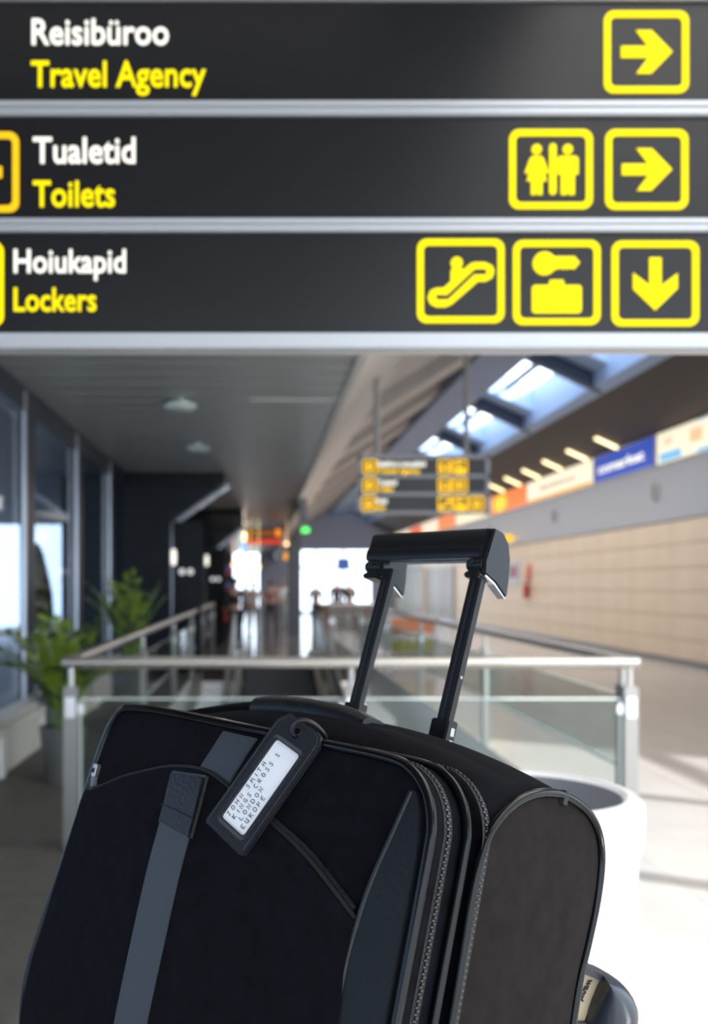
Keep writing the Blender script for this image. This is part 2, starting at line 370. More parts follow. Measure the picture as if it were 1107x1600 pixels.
# ================================================================== BALUSTRADES
def balustrade(nm, label, p0, p1, posts, glassz, rail_r=.035):
    t = empty(nm, (p0[0], p0[1], 0), label=label, cat='balustrade', group=None)
    o = (p0[0], p0[1], 0); d = Vector((p1[0] - p0[0], p1[1] - p0[1], 0)); L = d.length; d.normalize(); nrm = Vector((-d.y, d.x, 0))
    A = Vector((p0[0], p0[1], 0)); rot = math.atan2(d.y, d.x)
    Mx = Matrix.Rotation(rot, 4, 'Z')
    def loc(mb): mb.v = [tuple(Mx @ Vector(q)) for q in mb.v]; return mb
    loc(MB().tube([(-.03, 0, 1.10), (L + .03, 0, 1.10)], rail_r, 14)).build('handrail', steel, t, True)
    for i, s in enumerate(posts):
        mb = MB().box(s - .042, s + .042, -.03, .03, 0, .96)
        po = loc(mb).build('post', mat('post_steel', (.26, .25, .235), .42, .85), t, bevel=.004)
        loc(MB().tube([(s, 0, .96), (s, 0, 1.075)], .018, 10)).build('rail_stub', steel, po, True)
        cl = MB()
        for sg in (-1, 1):
            if 0 < s + sg * .05 < L: cl.box(s + sg * .055 - .022, s + sg * .055 + .022, -.02, .02, .80, .86)
        cl.box(s - .03, s + .03, -.038, -.03, .78, .90)
        cl = loc(cl).build('glass_clamp', steel_light, t, bevel=.003)
        for zz in (.81, .87): loc(MB().tube([(s, -.038, zz), (s, -.046, zz)], .008, 10)).build('bolt', steel_light, cl)
    for a, b in zip(posts[:-1], posts[1:]):
        g = loc(MB().box(a + .06, b - .06, -.006, .006, glassz[0], glassz[1])).build('glass_panel', balglass, t)
        e = MB().box(a + .06, b - .06, -.0065, .0065, glassz[1], glassz[1] + .007).box(a + .06, b - .06, -.008, .008, glassz[0] - .02, glassz[0])
        e.box(a + .052, a + .06, -.0065, .0065, glassz[0], glassz[1]).box(b - .06, b - .052, -.0065, .0065, glassz[0], glassz[1])
        loc(e).build('glass_edge', glass_edge, g)
    return t
Lf = XR - XL
balustrade('glass_balustrade', 'steel and glass balustrade straight across the near end of the opening, behind the suitcase', (XL, Y0), (XR, Y0), [.02, 1.66, Lf - .02], (.03, .885))
side_posts = [.0 + 3.65 * k for k in range(5)]
balustrade('glass_balustrade', 'steel and glass balustrade running back along the left side, beside the plants', (XL, Y0 + .06), (XL, 23.5), [3.6, 7.0, 10.3, 13.4, 16.4, 17.8], (.47, .885))
balustrade('glass_balustrade', 'steel and glass balustrade running back along the right side of the opening', (XR, Y0 + .06), (XR, 21.0), [.1, 3.62, 7.3, 10.9, 13.3, 15.2], (.47, .885), .03)
balustrade('glass_balustrade', 'short pale steel glass guard at the far end beside the escalator', (1.42, 19.2), (2.12, 19.2), [.03, .67], (.05, 1.0), .04)
# ================================================================== ESCALATOR
es = empty('escalator', (.35, 19, 0), label='dark sloping escalator walkway descending towards the viewer inside the glass balustrade', cat='escalator')
sl = math.tan(R(11)); LN = -13.1; ZB = lambda y: y * sl
for sgn in (-1, 1):
    xc = sgn * .86
    pts = [(1.6, .0), (1.6, .9), (.3, .92), (-.6, .80), (LN, .92 + ZB(LN)), (LN, -.1 + ZB(LN)), (0, -.1)]
    MB().prism(pts, 'x', xc - .015, xc + .015).build('side_panel', mat('esc_glass_panel', (.20, .24, .26), .15, .3), es)
    MB().prism([(1.6, -.3), (1.6, .16), (0, .16), (LN, .16 + ZB(LN)), (LN, -.9 + ZB(LN)), (-.2, -.9)], 'x', xc - sgn * .12 - .06, xc - sgn * .12 + .06).build('skirt_deck', escal, es, bevel=.01)
    path = [(xc, 1.3, .25), (xc, 1.75, .35), (xc, 1.88, .60), (xc, 1.75, .86), (xc, 1.4, .95), (xc, .3, .97), (xc, -.3, .93), (xc, LN, .96 + ZB(LN))]
    MB().tube(path, .045, 8, ry=.03).build('handrail', rubber, es, True)
srcs = None
for k in range(32):
    y = -.4 - k * .40; z = ZB(-.4 - k * .4)
    if srcs is None:
        srcs = MB().prism([(0.05, -.10), (.394, -.10 + .39 * sl), (.394, .39 * sl), (.37, .39 * sl + .008), (.08, .10), (.05, .085)], 'x', -.62, .62).build('pallet', stepm, es); srcs.location = (0, y, z)
    else: setmesh('pallet', es, srcs, (0, y, z), es)
MB().prism([(0, -.12), (LN, -.12 + ZB(LN)), (LN, -.9 + ZB(LN)), (0, -.9)], 'x', -.66, .66).build('truss', rubber, es)
for yy in (-4, -9, -12.8):
    MB().box(-.6, .6, yy, yy + .3, -5, -.8 + ZB(yy)).build('support', escal, es)
MB().box(-.70, .70, -.02, 1.7, -.06, .012).build('landing_plate', mat('landing_steel', (.35, .34, .33), .35, .6), es, bevel=.004)
# ================================================================== SIGNS
YEL = mat('sign_yellow', (1, .82, 0), .5, emit=1.1)
ORG = mat('sign_amber', (1, .58, .01), .5, emit=1.0)
WHT = mat('sign_white', (1, .97, .88), .5, emit=1.15)
face = mat('sign_face', (.008, .008, .009), .30, noise=(3, .1), spec=.28)
SD = 2.6; SM = SD / F
def SX(px): return (px - PX) * SM
def SZ(py): return CH - (py - PY) * SM
sg = empty('direction_sign', (SX(553), SD + .08, 0), label='large black overhead airport sign with travel agency, toilets and lockers rows', cat='sign')
so_ = (SX(553), SD + .08, 0)
Wl, Wr = SX(-190), SX(1230)
hs = MB(); zt = SZ(-6)
for (a, b) in ((-16, 3),): hs.box(Wl, Wr, SD - .018, SD + .07, SZ(b), SZ(a))
hs.box(Wl - .03, Wl, SD - .018, SD + .16, SZ(546), SZ(-16)).box(Wr, Wr + .03, SD - .018, SD + .16, SZ(546), SZ(-16))
hs.box(Wl, Wr, SD + .02, SD + .07, SZ(545), SZ(0))
hs.build('housing', alu, sg, bevel=.004, off=so_)
for (a, b, c_) in ((160, 171, 0), (172, 183, 0), (343, 353, 0), (354, 364, 0), (522, 546, 1)):
    MB().box(Wl, Wr, SD - (.016 if not c_ else .018), SD + .03, SZ(b), SZ(a)).build('frame_bar', mat('satin_bar', (.42, .43, .45), .38, .35), sg, bevel=.004, off=so_)
panels = []
for (a, b) in ((3, 160), (183, 343), (364, 522)):
    panels.append(MB().box(Wl, Wr, SD, SD + .03, SZ(b), SZ(a)).build('sign_panel', face, sg, off=so_))
def put(me, name, m, par, x, z, y=SD - .003, off=so_):
    me.transform(Matrix.Translation((x - off[0], y - off[1], z - off[2]))); return link(name, me, m, par)
for (s, i, xa_, xb_, base, cap, m, bo_) in (('Reisibüroo', 0, 50, 264, 71, 42, WHT, .014), ('Travel Agency', 0, 49, 322, 137, 42, YEL, .014),
        ('Tualetid', 1, 52, 212, 256, 42, WHT, .014), ('Toilets', 1, 52, 180, 324, 42, YEL, .014),
        ('Hoiukapid', 2, 22, 197, 427, 38, WHT, .014), ('Lockers', 2, 22, 151, 487, 38, YEL, .014)):
    put(text_me(s, (xb_ - xa_) * SM, cap * SM, bo_), 'lettering', m, panels[i], SX(xa_), SZ(base))
def ring(x0, x1, y0, y1, t=10, r_=15): return [rrect(x0, x1, y0, y1, r_), rrect(x0 + t, x1 - t, y0 + t, y1 - t, r_ * .55)]
ARROW = [(-39, -8), (-39, 8), (2, 8), (-17, 34), (8, 34), (40, 0), (8, -34), (-17, -34), (2, -8)]
ARROW = [(-40, -9), (-40, 9), (3, 9), (-16, 34), (8, 34), (41, 0), (8, -34), (-16, -34), (3, -9)]
WOMAN = [(-7, 21), (7, 21), (11, 17), (19, -5), (15, -8), (10, 1), (16, -19), (9, -19), (9, -41), (1.2, -41), (1.2, -20), (-1.2, -20), (-1.2, -41), (-9, -41), (-9, -19), (-16, -19), (-10, 1), (-15, -8), (-19, -5), (-11, 17)]
MAN = [(-13, 21), (13, 21), (17, 17), (17, -8), (11, -8), (11, -41), (1.2, -41), (1.2, -10), (-1.2, -10), (-1.2, -41), (-11, -41), (-11, -8), (-17, -8), (-17, 17)]
def seg_out(pts, wd):            # outline of a thick rounded polyline loop used by the escalator symbol
    return pts
ESC = [(-52.9, -26.0), (-49.1, -15.9), (-40.5, -11.6), (-27.5, -11.0), (-14.5, 0.9), (2.9, 17.3), (15.9, 28.0), (22.3, 29.8), (39.0, 29.8), (50.6, 24.6), (54.0, 15.3), (50.6, 4.9), (40.5, -0.6), (28.0, -0.6), (-14.5, -37.6), (-24.6, -41.9), (-39.0, -41.9), (-49.1, -36.7)]
ESCH = [(-41.0, -25.1), (-37.6, -21.7), (-21.7, -22.3), (23.1, 19.4), (39.6, 19.4), (42.5, 15.3), (40.5, 10.1), (21.7, 10.1), (-20.2, -29.8), (-37.6, -30.3)]
ESCM = [(-15.9, 0.0), (-15.9, 17.3), (-11.8, 21.7), (0.0, 21.7), (4.3, 15.3), (-12.4, 1.4)]
KEY = [(-5.8, 40.2), (27.5, 40.2), (35.5, 30.6), (27.5, 20.8), (19.4, 22.0), (16.5, 20.2), (13.6, 22.3), (10.1, 20.2), (6.6, 22.3), (-1.4, 20.2), (-7.2, 16.5)]
CASE = [rrect(-38, 38, -55, -14, 5), ]
def picto(kind, x0, x1, y0, y1, par, m, flip=1):
    cx, cy = (x0 + x1) / 2, (y0 + y1) / 2; k = (x1 - x0) / 130. * (.93 if kind == 'esc' else .97)
    W = lambda P: [(SX(cx + p[0] * k * (flip if kind != 'esc' else 1)) , SZ(cy - p[1] * k)) for p in P]
    frame = [[(SX(p[0]), SZ(p[1])) for p in Q] for Q in ring(x0, x1, y0, y1)]
    polys = []
    if kind == 'arrow': polys = [W(ARROW)]
    if kind == 'down': polys = [W([(p[1], -p[0]) for p in ARROW])]
    if kind == 'wc': polys = [W(shift(WOMAN, -23, 0)), W(circ(-23, 32, 8)), W(shift(MAN, 27, 0)), W(circ(27, 32, 8)), W(rrect(-2.5, 8.5, -41, 41, 5))]
    if kind == 'esc': polys = [W(ESC), W(ESCH), W(circ(-6.4, 29, 9.5))]
    if kind == 'key': polys = [W(circ(-18.8, 29.5, 18)), W(circ(-25, 30, 2)), W(rrect(-38, 38, -47, -4, 5)), W(rrect(-11.5, 11, -5, 4, 3))]
    for P in [frame] + ([polys[:2]] + [[q] for q in polys[2:]] if kind in ('esc', 'key') else [[q] for q in polys]):
        me = flat(P, .005); me.transform(Matrix.Translation((-so_[0], SD - .0025 - so_[1], 0)))
        link('pictogram', me, m, par)
    if kind == 'esc':
        me = flat([W(ESCM)], .0046); me.transform(Matrix.Translation((-so_[0], SD - .0025 - so_[1], 0))); link('pictogram', me, m, par)
    if kind == 'key':
        me = flat([W(KEY)], .0046); me.transform(Matrix.Translation((-so_[0], SD - .0025 - so_[1], 0))); link('pictogram', me, m, par)
picto('arrow', 944, 1076, 18, 146, panels[0], YEL)
picto('wc', 796, 926, 203, 327, panels[1], YEL); picto('arrow', 946, 1075, 203, 328, panels[1], YEL)
picto('esc', 652, 788, 374, 505, panels[2], YEL); picto('key', 802, 938, 376, 508, panels[2], YEL); picto('down', 956, 1092, 377, 510, panels[2], YEL)
picto('arrow', -101, 30, 207, 332, panels[1], ORG, -1); picto('down', -127, 6, 378, 510, panels[2], YEL)
for px in (60, 1000): MB().tube([(SX(px), SD + .08, SZ(-16)), (SX(px), SD + .08, 3.56 if px < 700 else 5.3)], .012, 8).build('hanger_rod', steel, sg, off=so_)
# distant sign
S2 = 12.0; M2 = S2 / F
def X2(px): return (px - PX) * M2
def Z2(py): return CH - (py - PY) * M2
s2 = empty('direction_sign', (X2(662), S2, 0), label='small distant three-row black sign with amber lettering hanging on two rods', cat='sign'); o2 = (X2(662), S2, 0)
MB().box(X2(560), X2(764), S2 + .01, S2 + .14, Z2(802), Z2(713)).build('housing', alu, s2, off=o2, bevel=.01)
fr2 = MB()
for (a, b) in ((711, 717), (742, 747), (770, 775), (799, 804)): fr2.box(X2(559), X2(765), S2 - .03, S2 + .01, Z2(b), Z2(a))
fr2.box(X2(559), X2(564), S2 - .03, S2 + .01, Z2(804), Z2(711)).box(X2(759), X2(765), S2 - .03, S2 + .01, Z2(804), Z2(711))
fr2.build('frame_bar', mat('dull_bar', (.25, .25, .26), .5, .3), s2, off=o2)
rows = [(717, 742), (747, 770), (775, 799)]
tx = [(('Reisibüroo Lennupiletid', 591, 665), ('Travel Agency', 591, 657)), (('Tualetid', 591, 620), ('Toilets', 591, 615)), (('Hoiukapid', 588, 605), ('Lockers', 588, 602))]
ic = [[(567, 590, 'arrow'), (684, 707, 'wc'), (708, 731, 'key')], [(567, 590, 'arrow'), (684, 707, 'wc'), (708, 731, 'arrow')], [(565, 588, 'down'), (684, 708, 'esc'), (709, 732, 'key'), (733, 757, 'down')]]
for i, (a, b) in enumerate(rows):
    pn = MB().box(X2(564), X2(759), S2 - .01, S2 + .02, Z2(b), Z2(a)).build('sign_panel', face, s2, off=o2)
    (w1, xa1, xb1), (w2, xa2, xb2) = tx[i]; hgt = (b - a)
    put(text_me(w1, (xb1 - xa1) * M2, hgt * .34 * M2, .04), 'lettering', WHT, pn, X2(xa1), Z2(a + hgt * .48), S2 - .013, o2)
    put(text_me(w2, (xb2 - xa2) * M2, hgt * .32 * M2, .04), 'lettering', mat('sign_amber2', (1, .60, .01), .5, emit=1.3), pn, X2(xa2), Z2(a + hgt * .90), S2 - .013, o2)
    for (xa1, xb1, kd) in ic[i]:
        k = (xb1 - xa1) / 130.; cx = (xa1 + xb1) / 2; cy = (a + b) / 2
        W = lambda P: [(X2(cx + p[0] * k), Z2(cy - p[1] * k)) for p in P]
        fr_ = [W(rrect(-62, 62, -62, 62, 14)), W(rrect(-50, 50, -50, 50, 8))]
        body = {'arrow': [W([(-p[0], p[1]) for p in ARROW])], 'down': [W([(p[1], -p[0]) for p in ARROW])], 'wc': [W(shift(WOMAN, -23, 0)), W(shift(MAN, 27, 0))],
                'esc': [W(ESC), W(ESCH)], 'key': [W(circ(-10, 25, 18)), W(rrect(-38, 38, -49, -6, 5))]}[kd]
        me = flat(fr_, .006); me.transform(Matrix.Translation((-o2[0], S2 - .013 - o2[1], 0))); link('pictogram', me, mat('sign_amber3', (1, .56, .005), .5, emit=1.5), pn)
        me = flat(body, .006); me.transform(Matrix.Translation((-o2[0], S2 - .013 - o2[1], 0))); link('pictogram', me, mat('sign_amber3', (1, .5, 0), .5), pn)
for px in (590, 731): MB().tube([(X2(px), S2 + .07, Z2(713)), (X2(px), S2 + .07, 6.3)], .035, 8).build('hanger_rod', mat('rod_grey', (.3, .29, .28), .4, .5), s2, off=o2)
# lightbox advertisements on the right wall
def advert(y0, y1, label, base, extras, words=None, z0=4.05, z1=4.72, emit=1.0):
    t = empty('lightbox_sign', (8.36, (y0 + y1) / 2, z0), label=label, cat='sign'); o = (8.36, (y0 + y1) / 2, z0)
    MB().box(8.33, 8.6, y0, y1, z0, z1).build('housing', alu, t, off=o)
    f = MB().box(8.315, 8.33, y0 + .04, y1 - .04, z0 + .03, z1 - .02).build('face', mat('ad_' + label[:12], base, .4, emit=emit), t, off=o)
    for (a, b, c, d, colr) in extras:
        MB().box(8.308, 8.316, a, b, z0 + c, z0 + d).build('printed_block', mat('adp_%.2f%.2f%.2f' % colr, colr, .4, emit=emit), f, off=o)
    if words:
        s, ya, yb, zb, cap, m = words
        me = text_me(s, ya - yb, cap, .03); me.transform(Matrix.Rotation(R(-90), 4, 'Z')); me.transform(Matrix.Translation((8.306 - o[0], ya - o[1], zb - o[2]))); link('lettering', me, m, f)
    return t, f, o
advert(15.6, 20.1, 'cream lit advert with light blue base at the right edge of the photo', (1, .88, .66), [(18.9, 19.9, .05, .22, (.16, .5, .8)), (15.7, 18.2, .03, .10, (.2, .55, .85)), (17.2, 18.2, .62, .645, (.2, .5, .75)), (18.0, 18.5, .25, .5, (.85, .55, .3)), (16.8, 17.4, .14, .5, (.8, .6, .35)), (19.3, 19.7, .36, .50, (.95, .62, .45))])
advert(20.2, 23.8, 'deep blue lit advert with white wording beside the cream one', (.012, .06, .42), [], ('comarket', 23.5, 20.7, 4.27, .22, WHT))
advert(23.9, 29.8, 'cream lit advert with orange lower stripe, left of the blue one', (.86, .66, .45), [(24.0, 29.7, .03, .12, (.9, .42, .06))], ('fashion', 28.4, 25.2, 4.35, .12, mat('tan_print', (.45, .3, .2), .5)), emit=.9)
t_, f_, o_ = advert(29.9, 34.4, 'orange lit advert with a round yellow disc', (.92, .20, .03), [])
MB().tube([(8.318, 33.1, 4.38), (8.305, 33.1, 4.38)], .28, 24, ry=.9 * 1.0).build('printed_disc', mat('ad_yellow', (1, .68, .02), .4, emit=1.0), f_, off=o_)
advert(34.5, 40.5, 'long pale cream lit advert far along the right wall', (1, .86, .58), [])
advert(40.6, 44.5, 'small orange-red lit advert far down the right wall', (.9, .25, .08), [])
advert(44.6, 59.0, 'farthest pale lit advert strip with red patch', (.95, .82, .62), [(49, 53, .05, .6, (.85, .15, .06))])
lampm = mat('warm_tube', (1, .80, .45), .5, emit=3.2)
for k in range(9):
    y = 22.2 + 2.05 * k; x0, x1 = 7.78, 8.29
    t = MB(); a = (x0, y, CH + RH(x0) - .04); b = (x1, y, CH + RH(x1) - .04); t.tube([a, b], .038, 10)
    o = t.build('tube_lamp', lampm, None, True, off=a); o.location = a
    tag(o, '%s of the warm tube lamps on the brown soffit, counted from the blue advert' % ['nearest', 'second', 'third', 'fourth', 'fifth', 'sixth', 'seventh', 'eighth', 'ninth'][k], 'lamp', 'row of warm tube lamps over the adverts')
for (y, lb) in ((20.2, 'nearest'), (27.1, 'middle'), (34.6, 'farthest')):
    t = empty('wall_speaker', (8.36, y, 3.53), label='%s of the round grey speakers on the grey band under the adverts' % lb, cat='speaker')
    MB().tube([(0, 0, 0), (-.05, 0, 0)], .20, 24).build('rim', mat('speaker_rim', (.50, .50, .49), .5), t, True)
    MB().tube([(-.05, 0, 0), (-.062, 0, 0)], .15, 24).build('grille', mat('speaker_grille', (.34, .33, .31), .7), t, True)
    MB().box(-.075, -.06, -.03, .03, -.17, .17).build('bracket', mat('speaker_dark', (.2, .19, .17), .6), t)
# posters, extinguisher sign
for (y0, y1, z0, z1, lb, cs) in ((30.9, 32.5, 1.6, 2.32, 'framed poster with a green and a magenta block on the maple wall', ((.16, .42, .12), (.42, .06, .22))), (33.2, 35.0, 1.25, 2.35, 'dark framed poster partly behind the telescopic handle', ((.05, .12, .2), (.25, .45, .6)))):
    t = empty('poster', (8.38, (y0 + y1) / 2, z0), label=lb, cat='poster'); o = (8.38, (y0 + y1) / 2, z0)
    MB().box(8.35, 8.40, y0, y1, z0, z1).build('frame', mat('poster_frame', (.55, .58, .62), .4), t, off=o, bevel=.01)
    ym = (y0 + y1) / 2
    MB().box(8.343, 8.352, ym, y1 - .2, z0 + .2, z1 - .12).build('print', mat('pr%.2f' % cs[0][0], cs[0], .5), t, off=o)
    MB().box(8.343, 8.352, y0 + .2, ym, z0 + .2, z1 - .12).build('print', mat('pr%.2f' % cs[1][0], cs[1], .5), t, off=o)
t = empty('fire_extinguisher', (8.3, 29.8, .95), label='red fire extinguisher with a sign above on the maple wall', cat='extinguisher')
MB().box(.06, .08, -.22, .22, .75, 1.25).build('sign_plate', mat('red_plate', (.7, .12, .08), .5), t)
MB().lathe([(.0, .2), (.08, .2), (.09, .25), (.09, .6), (.05, .68), (.025, .7), (.025, .76), (0, .76)], 0, 0, 16).build('cylinder', mat('ext_red', (.55, .05, .03), .35), t, True)
MB().box(-.03, .03, -.12, .03, .75, .8).build('lever', rubber, t)
MB().tube([(0, -.05, .76), (-.03, -.12, .7), (-.03, -.13, .4), (-.02, -.1, .25)], .015, 6).build('hose', rubber, t, True)
# ceiling discs
for i, (x, y) in enumerate(((-.85, 10.4), (-.87, 13.6), (-.9, 26.5), (-.5, 30))):
    t = empty('ceiling_light', (x, y, 3.55), label=('nearest round frosted ceiling light over the aisle', 'second round frosted ceiling light behind the nearest', 'third small round ceiling light deep in the aisle', 'farthest round ceiling light in the aisle')[i], cat='lamp')
    MB().tube([(0, 0, 0), (0, 0, -.03)], .10, 20).build('mount', steel_light, t, True)
    MB().lathe([(0, -.105), (.12, -.10), (.165, -.075), (.175, -.05), (.165, -.03), (0, -.03)], 0, 0, 28).build('diffuser', mat('frosted_glass', (.55, .62, .58), .3), t, True)
    MB().tube([(-.05, -.1, -.03), (-.05, -.13, -.05)], .02, 8).build('clip', steel_light, t, True)
# far shop signs and small lights
LED = lambda c, e: mat('led%.2f%.2f%.2f' % c, c, .4, emit=e)
t = empty('hanging_display', (.1, 30, 2.75), label='red and orange lit display board hanging deep in the aisle', cat='display')
MB().box(-.55, .60, 0, .15, .1, .62).build('housing', rubber, t)
MB().box(-.5, .6, -.03, 0, .1, .25).build('red_strip', LED((.75, .06, .03), .9), t)
for k in range(5): MB().box(-.42 + k * .2, -.27 + k * .2, -.02, 0, .38, .5).build('display_segment', LED((.75, .22, .02), .5), t)
MB().box(.42, .58, -.02, 0, .34, .56).build('display_segment', LED((1, .3, .02), 1.2), t)
MB().box(-.3, -.27, .05, .1, .62, .8).box(.3, .33, .05, .1, .62, .8).build('hanger', steel, t)
t = tag(MB().box(1.34, 1.58, 30.2, 30.26, 3.22, 3.38).build('exit_light', LED((.1, 1, .15), 2)), 'green lit exit light beside the dark pier', 'light')
t = tag(MB().box(.98, 1.5, 38.0, 38.1, 2.58, 2.85).box(1.2, 1.22, 38.04, 38.06, 2.85, 4.0).build('hanging_display', LED((1, .42, .02), 1.2)), 'orange lit sign hanging in front of the bright far windows', 'sign')
t = tag(MB().box(4.05, 4.75, 50, 50.1, 2.35, 3.0).box(4.38, 4.42, 50.02, 50.08, 0, 2.35).build('blue_board', mat('blueboard', (.05, .12, .42), .5)), 'blue board against the bright far windows', 'sign')
t = tag(MB().box(7.6, 8.2, 31, 31.1, 2.95, 3.2).box(8.2, 8.36, 31.03, 31.07, 3.05, 3.1).build('hanging_display', LED((1, .55, .03), 1.2)), 'small amber lit sign right of the telescopic grip', 'sign')
for i, (px, py, c) in enumerate(((382, 822, (1, .8, .6)), (382, 836, (1, .8, .4)), (382, 843, (1, .7, .3)), (382, 855, (.1, .3, 1)), (375, 865, (.9, 1, .95)), (365, 883, (1, .5, .2)), (382, 888, (.8, .6, 1)), (392, 897, (1, .6, .1)), (404, 885, (1, .8, .3)), (448, 850, (1, .6, .3)))):
    Y = 25.9 + .42 * i; x = (px - PX) / F * Y; z = CH - (py - PY) / F * Y
    t = MB(); t.lathe([(0, -.06), (.04, -.045), (.06, 0), (.045, .04), (.012, .06), (.012, .10)], 0, 0, 12)
    t.tube([(0, 0, .1), (0, 0, 3.55 - z)], .004, 4)
    o = t.build('pendant_lamp', LED(c, 4), None, True); o.location = (x, Y, z)
    tag(o, 'tiny glowing %s in the dark cafe' % ['peach pendant lamp, highest of the column', 'pale yellow pendant lamp below the peach one', 'golden pendant lamp, third of the column', 'deep blue pendant lamp', 'pale mint pendant lamp beside the blue one', 'orange pendant lamp at the left', 'lilac pendant lamp', 'orange pendant lamp, lowest one', 'yellow pendant lamp under the red display', 'salmon pendant lamp nearest the dark pier'][i], 'lamp', 'glowing pendants deep in the cafe')
# wall light + round white signs on black stone
for (x, y, z, lb) in ((-1.50, 16.9, 2.05, 'white glowing wall light on the near polished portal edge'), (-1.35, 24.85, 2.2, 'white glowing wall light on the far polished portal edge')):
    t = empty('wall_light', (x, y, z), label=lb, cat='lamp')
    MB().lathe([(.0, -.14), (.038, -.13), (.042, 0), (.038, .13), (0, .14)], 0, -.06, 14).build('shade', LED((1, .97, .85), 1.6), t, True)
    MB().box(-.05, .05, -.03, .0, -.06, .06).build('back_plate', steel, t)
for (x, y, z, lb) in ((-1.28, 17.2, 1.8, 'a'), (-1.12, 25.2, 1.72, 'b')):
    t = empty('door_sign', (x - .05, y, z), label='dark plate with two white round symbols %s' % ('on the pillar by the near portal' if lb == 'a' else 'deeper in the aisle by the far portal'), cat='sign')
    MB().box(-.22, .3, 0, .05, -1.8, .9 if lb == 'a' else .8).build('dark_plate', black, t)
    for dx in (-.05, .10): MB().tube([(dx, -.02, 0), (dx, 0, 0)], .055, 14).build('round_symbol', LED((.9, .9, .92), .8), t)
# menu boards
t = empty('menu_board', (-1.15, 30, 0), label='dark cafe menu wall with blue and red bands', cat='display')
MB().box(-.55, .35, 0, .1, 0, 2.6).build('board', rubber, t)
for z, c in ((2.05, (.06, .12, .28)), (1.9, (.3, .05, .07)), (1.5, (.06, .12, .25)), (1.35, (.35, .05, .07))): MB().box(-.45, .30, -.02, 0, z, z + .12).build('band', LED(c, .6), t)

# ================================================================== PLANTS
leafm = mat('zz_leaf', (.14, .21, .015), .35, noise=(9, .5)); leafd = mat('zz_leaf_dark', (.035, .065, .015), .4, noise=(9, .4)); stemm = mat('zz_stem', (.10, .16, .05), .5)
def leafmesh():
    b = MB(); pr = [(0, .0), (.25, .62), (.5, 1), (.75, .72), (1, 0)]; v = []
    for t_, w_ in pr: v += [(t_, -w_ * .25, .04 * w_), (t_, 0, 0), (t_, w_ * .25, .04 * w_)]
    f = [(i * 3 + j, i * 3 + j + 1, i * 3 + j + 4, i * 3 + j + 3) for i in range(4) for j in range(2)]
    return b.add(v, f)
def plant(loc, pot_r, pot_h, fronds, label, ls=.14):
    t = empty('potted_plant', loc, label=label, cat='plant')
    pt = MB().lathe([(0, 0), (pot_r * .75, 0), (pot_r * .98, pot_h), (pot_r, pot_h + .02), (pot_r * .9, pot_h + .02), (pot_r * .88, pot_h - .03), (0, pot_h - .03)], 0, 0, 24).build('pot', mat('pot_grey', (.10, .10, .10), .5), t, True)
    srcl = []
    for mm in (leafm, leafd): srcl.append(leafmesh())
    me1 = None
    tot = 0
    for (az, lean, L) in fronds:
        pts = []; p = Vector((math.cos(R(az)) * pot_r * .3, math.sin(R(az)) * pot_r * .3, pot_h - .03)); el = R(88)
        n = 12
        for i in range(n + 1):
            pts.append(p.copy()); el -= R(lean) / n * (.5 + i / n)
            p = p + Vector((math.cos(R(az)) * math.cos(el), math.sin(R(az)) * math.cos(el), math.sin(el))) * (L / n)
        MB().tube(pts, .012, 6, rads=[.014 - .010 * i / n for i in range(n + 1)]).build('stem', stemm, t, True)
        for i in range(3, n + 1):
            for sgn in ((-1, 1) if i < n else (0,)):
                if tot >= 298: break
                tot += 1
                d = (pts[i] - pts[i - 1]).normalized(); sd_ = d.cross(Vector((0, 0, 1)))
                sd_ = sd_.normalized() if sd_.length > .05 else Vector((1, 0, 0))
                X = (d * (.55 if sgn else 1) + sd_ * sgn * .9 + Vector((0, 0, .12))).normalized()
                Z = sd_.cross(d) if sgn == 0 else (X.cross(d) * sgn); Z = Z.normalized() if Z.length > .01 else Vector((0, 0, 1))
                if Z.z < 0: Z = -Z
                Yv = Z.cross(X).normalized(); s = ls * (1.1 - .35 * abs(i / n - .5)) * random.uniform(.85, 1.15)
                if me1 is None: me1 = [srcl[0].build('leaf', leafm, t, fix=False), srcl[1].build('leaf', leafd, t, fix=False)]; o = me1[0]
                else: o = me1[0 if random.random() < .6 else 1].copy(); COL.objects.link(o)
                o.matrix_local = Matrix.Translation(pts[i]) @ Matrix((X, Yv, Z)).transposed().to_4x4() @ Matrix.Scale(s, 4)
    me1[1].matrix_local = Matrix.Translation(pts[-1]) @ Matrix.Scale(ls, 4)
    return t
plant((-1.55, 7.6, 0), .19, .42, [(182, 92, .98), (165, 70, 1.0), (200, 85, .85), (120, 40, 1.0), (60, 45, .92), (20, 60, .8), (260, 50, .9), (300, 55, .8), (90, 20, .8), (340, 70, .72), (230, 80, .75), (175, 110, .9), (280, 95, .8), (320, 100, .8), (10, 85, .7)], 'leafy green plant in a dark grey pot at the left corner post')
plant((-1.50, 11.2, 0), .24, .55, [(180, 45, 1.12), (200, 60, 1.05), (160, 20, 1.12), (90, 15, 1.15), (30, 30, 1.05), (0, 45, 1.0), (270, 25, 1.1), (300, 40, .95), (130, 30, 1.0), (240, 50, .95)], 'taller green plant in a dark grey pot farther back behind the left rail', .14)
plant((-2.0, 9.4, 0), .2, .45, [(170, 30, .62), (60, 20, .60), (300, 30, .55), (220, 35, .5), (10, 30, .5)], 'small leafy plant in a dark grey pot close to the left windows', .10)
t = empty('topiary', (-5.2, 22.5, -.03), label='clipped conical green shrub in white tub outside the left window', cat='plant')
m_ = MB()
for i in range(14):
    pass
prof = [(.02, 2.6), (.14, 2.35), (.24, 1.9), (.34, 1.4), (.38, .95), (.30, .6), (.05, .55)]
m_.lathe(prof, 0, 0, 18); m_.v = [(q[0] * random.uniform(.85, 1.12), q[1] * random.uniform(.85, 1.12), q[2]) for q in m_.v]
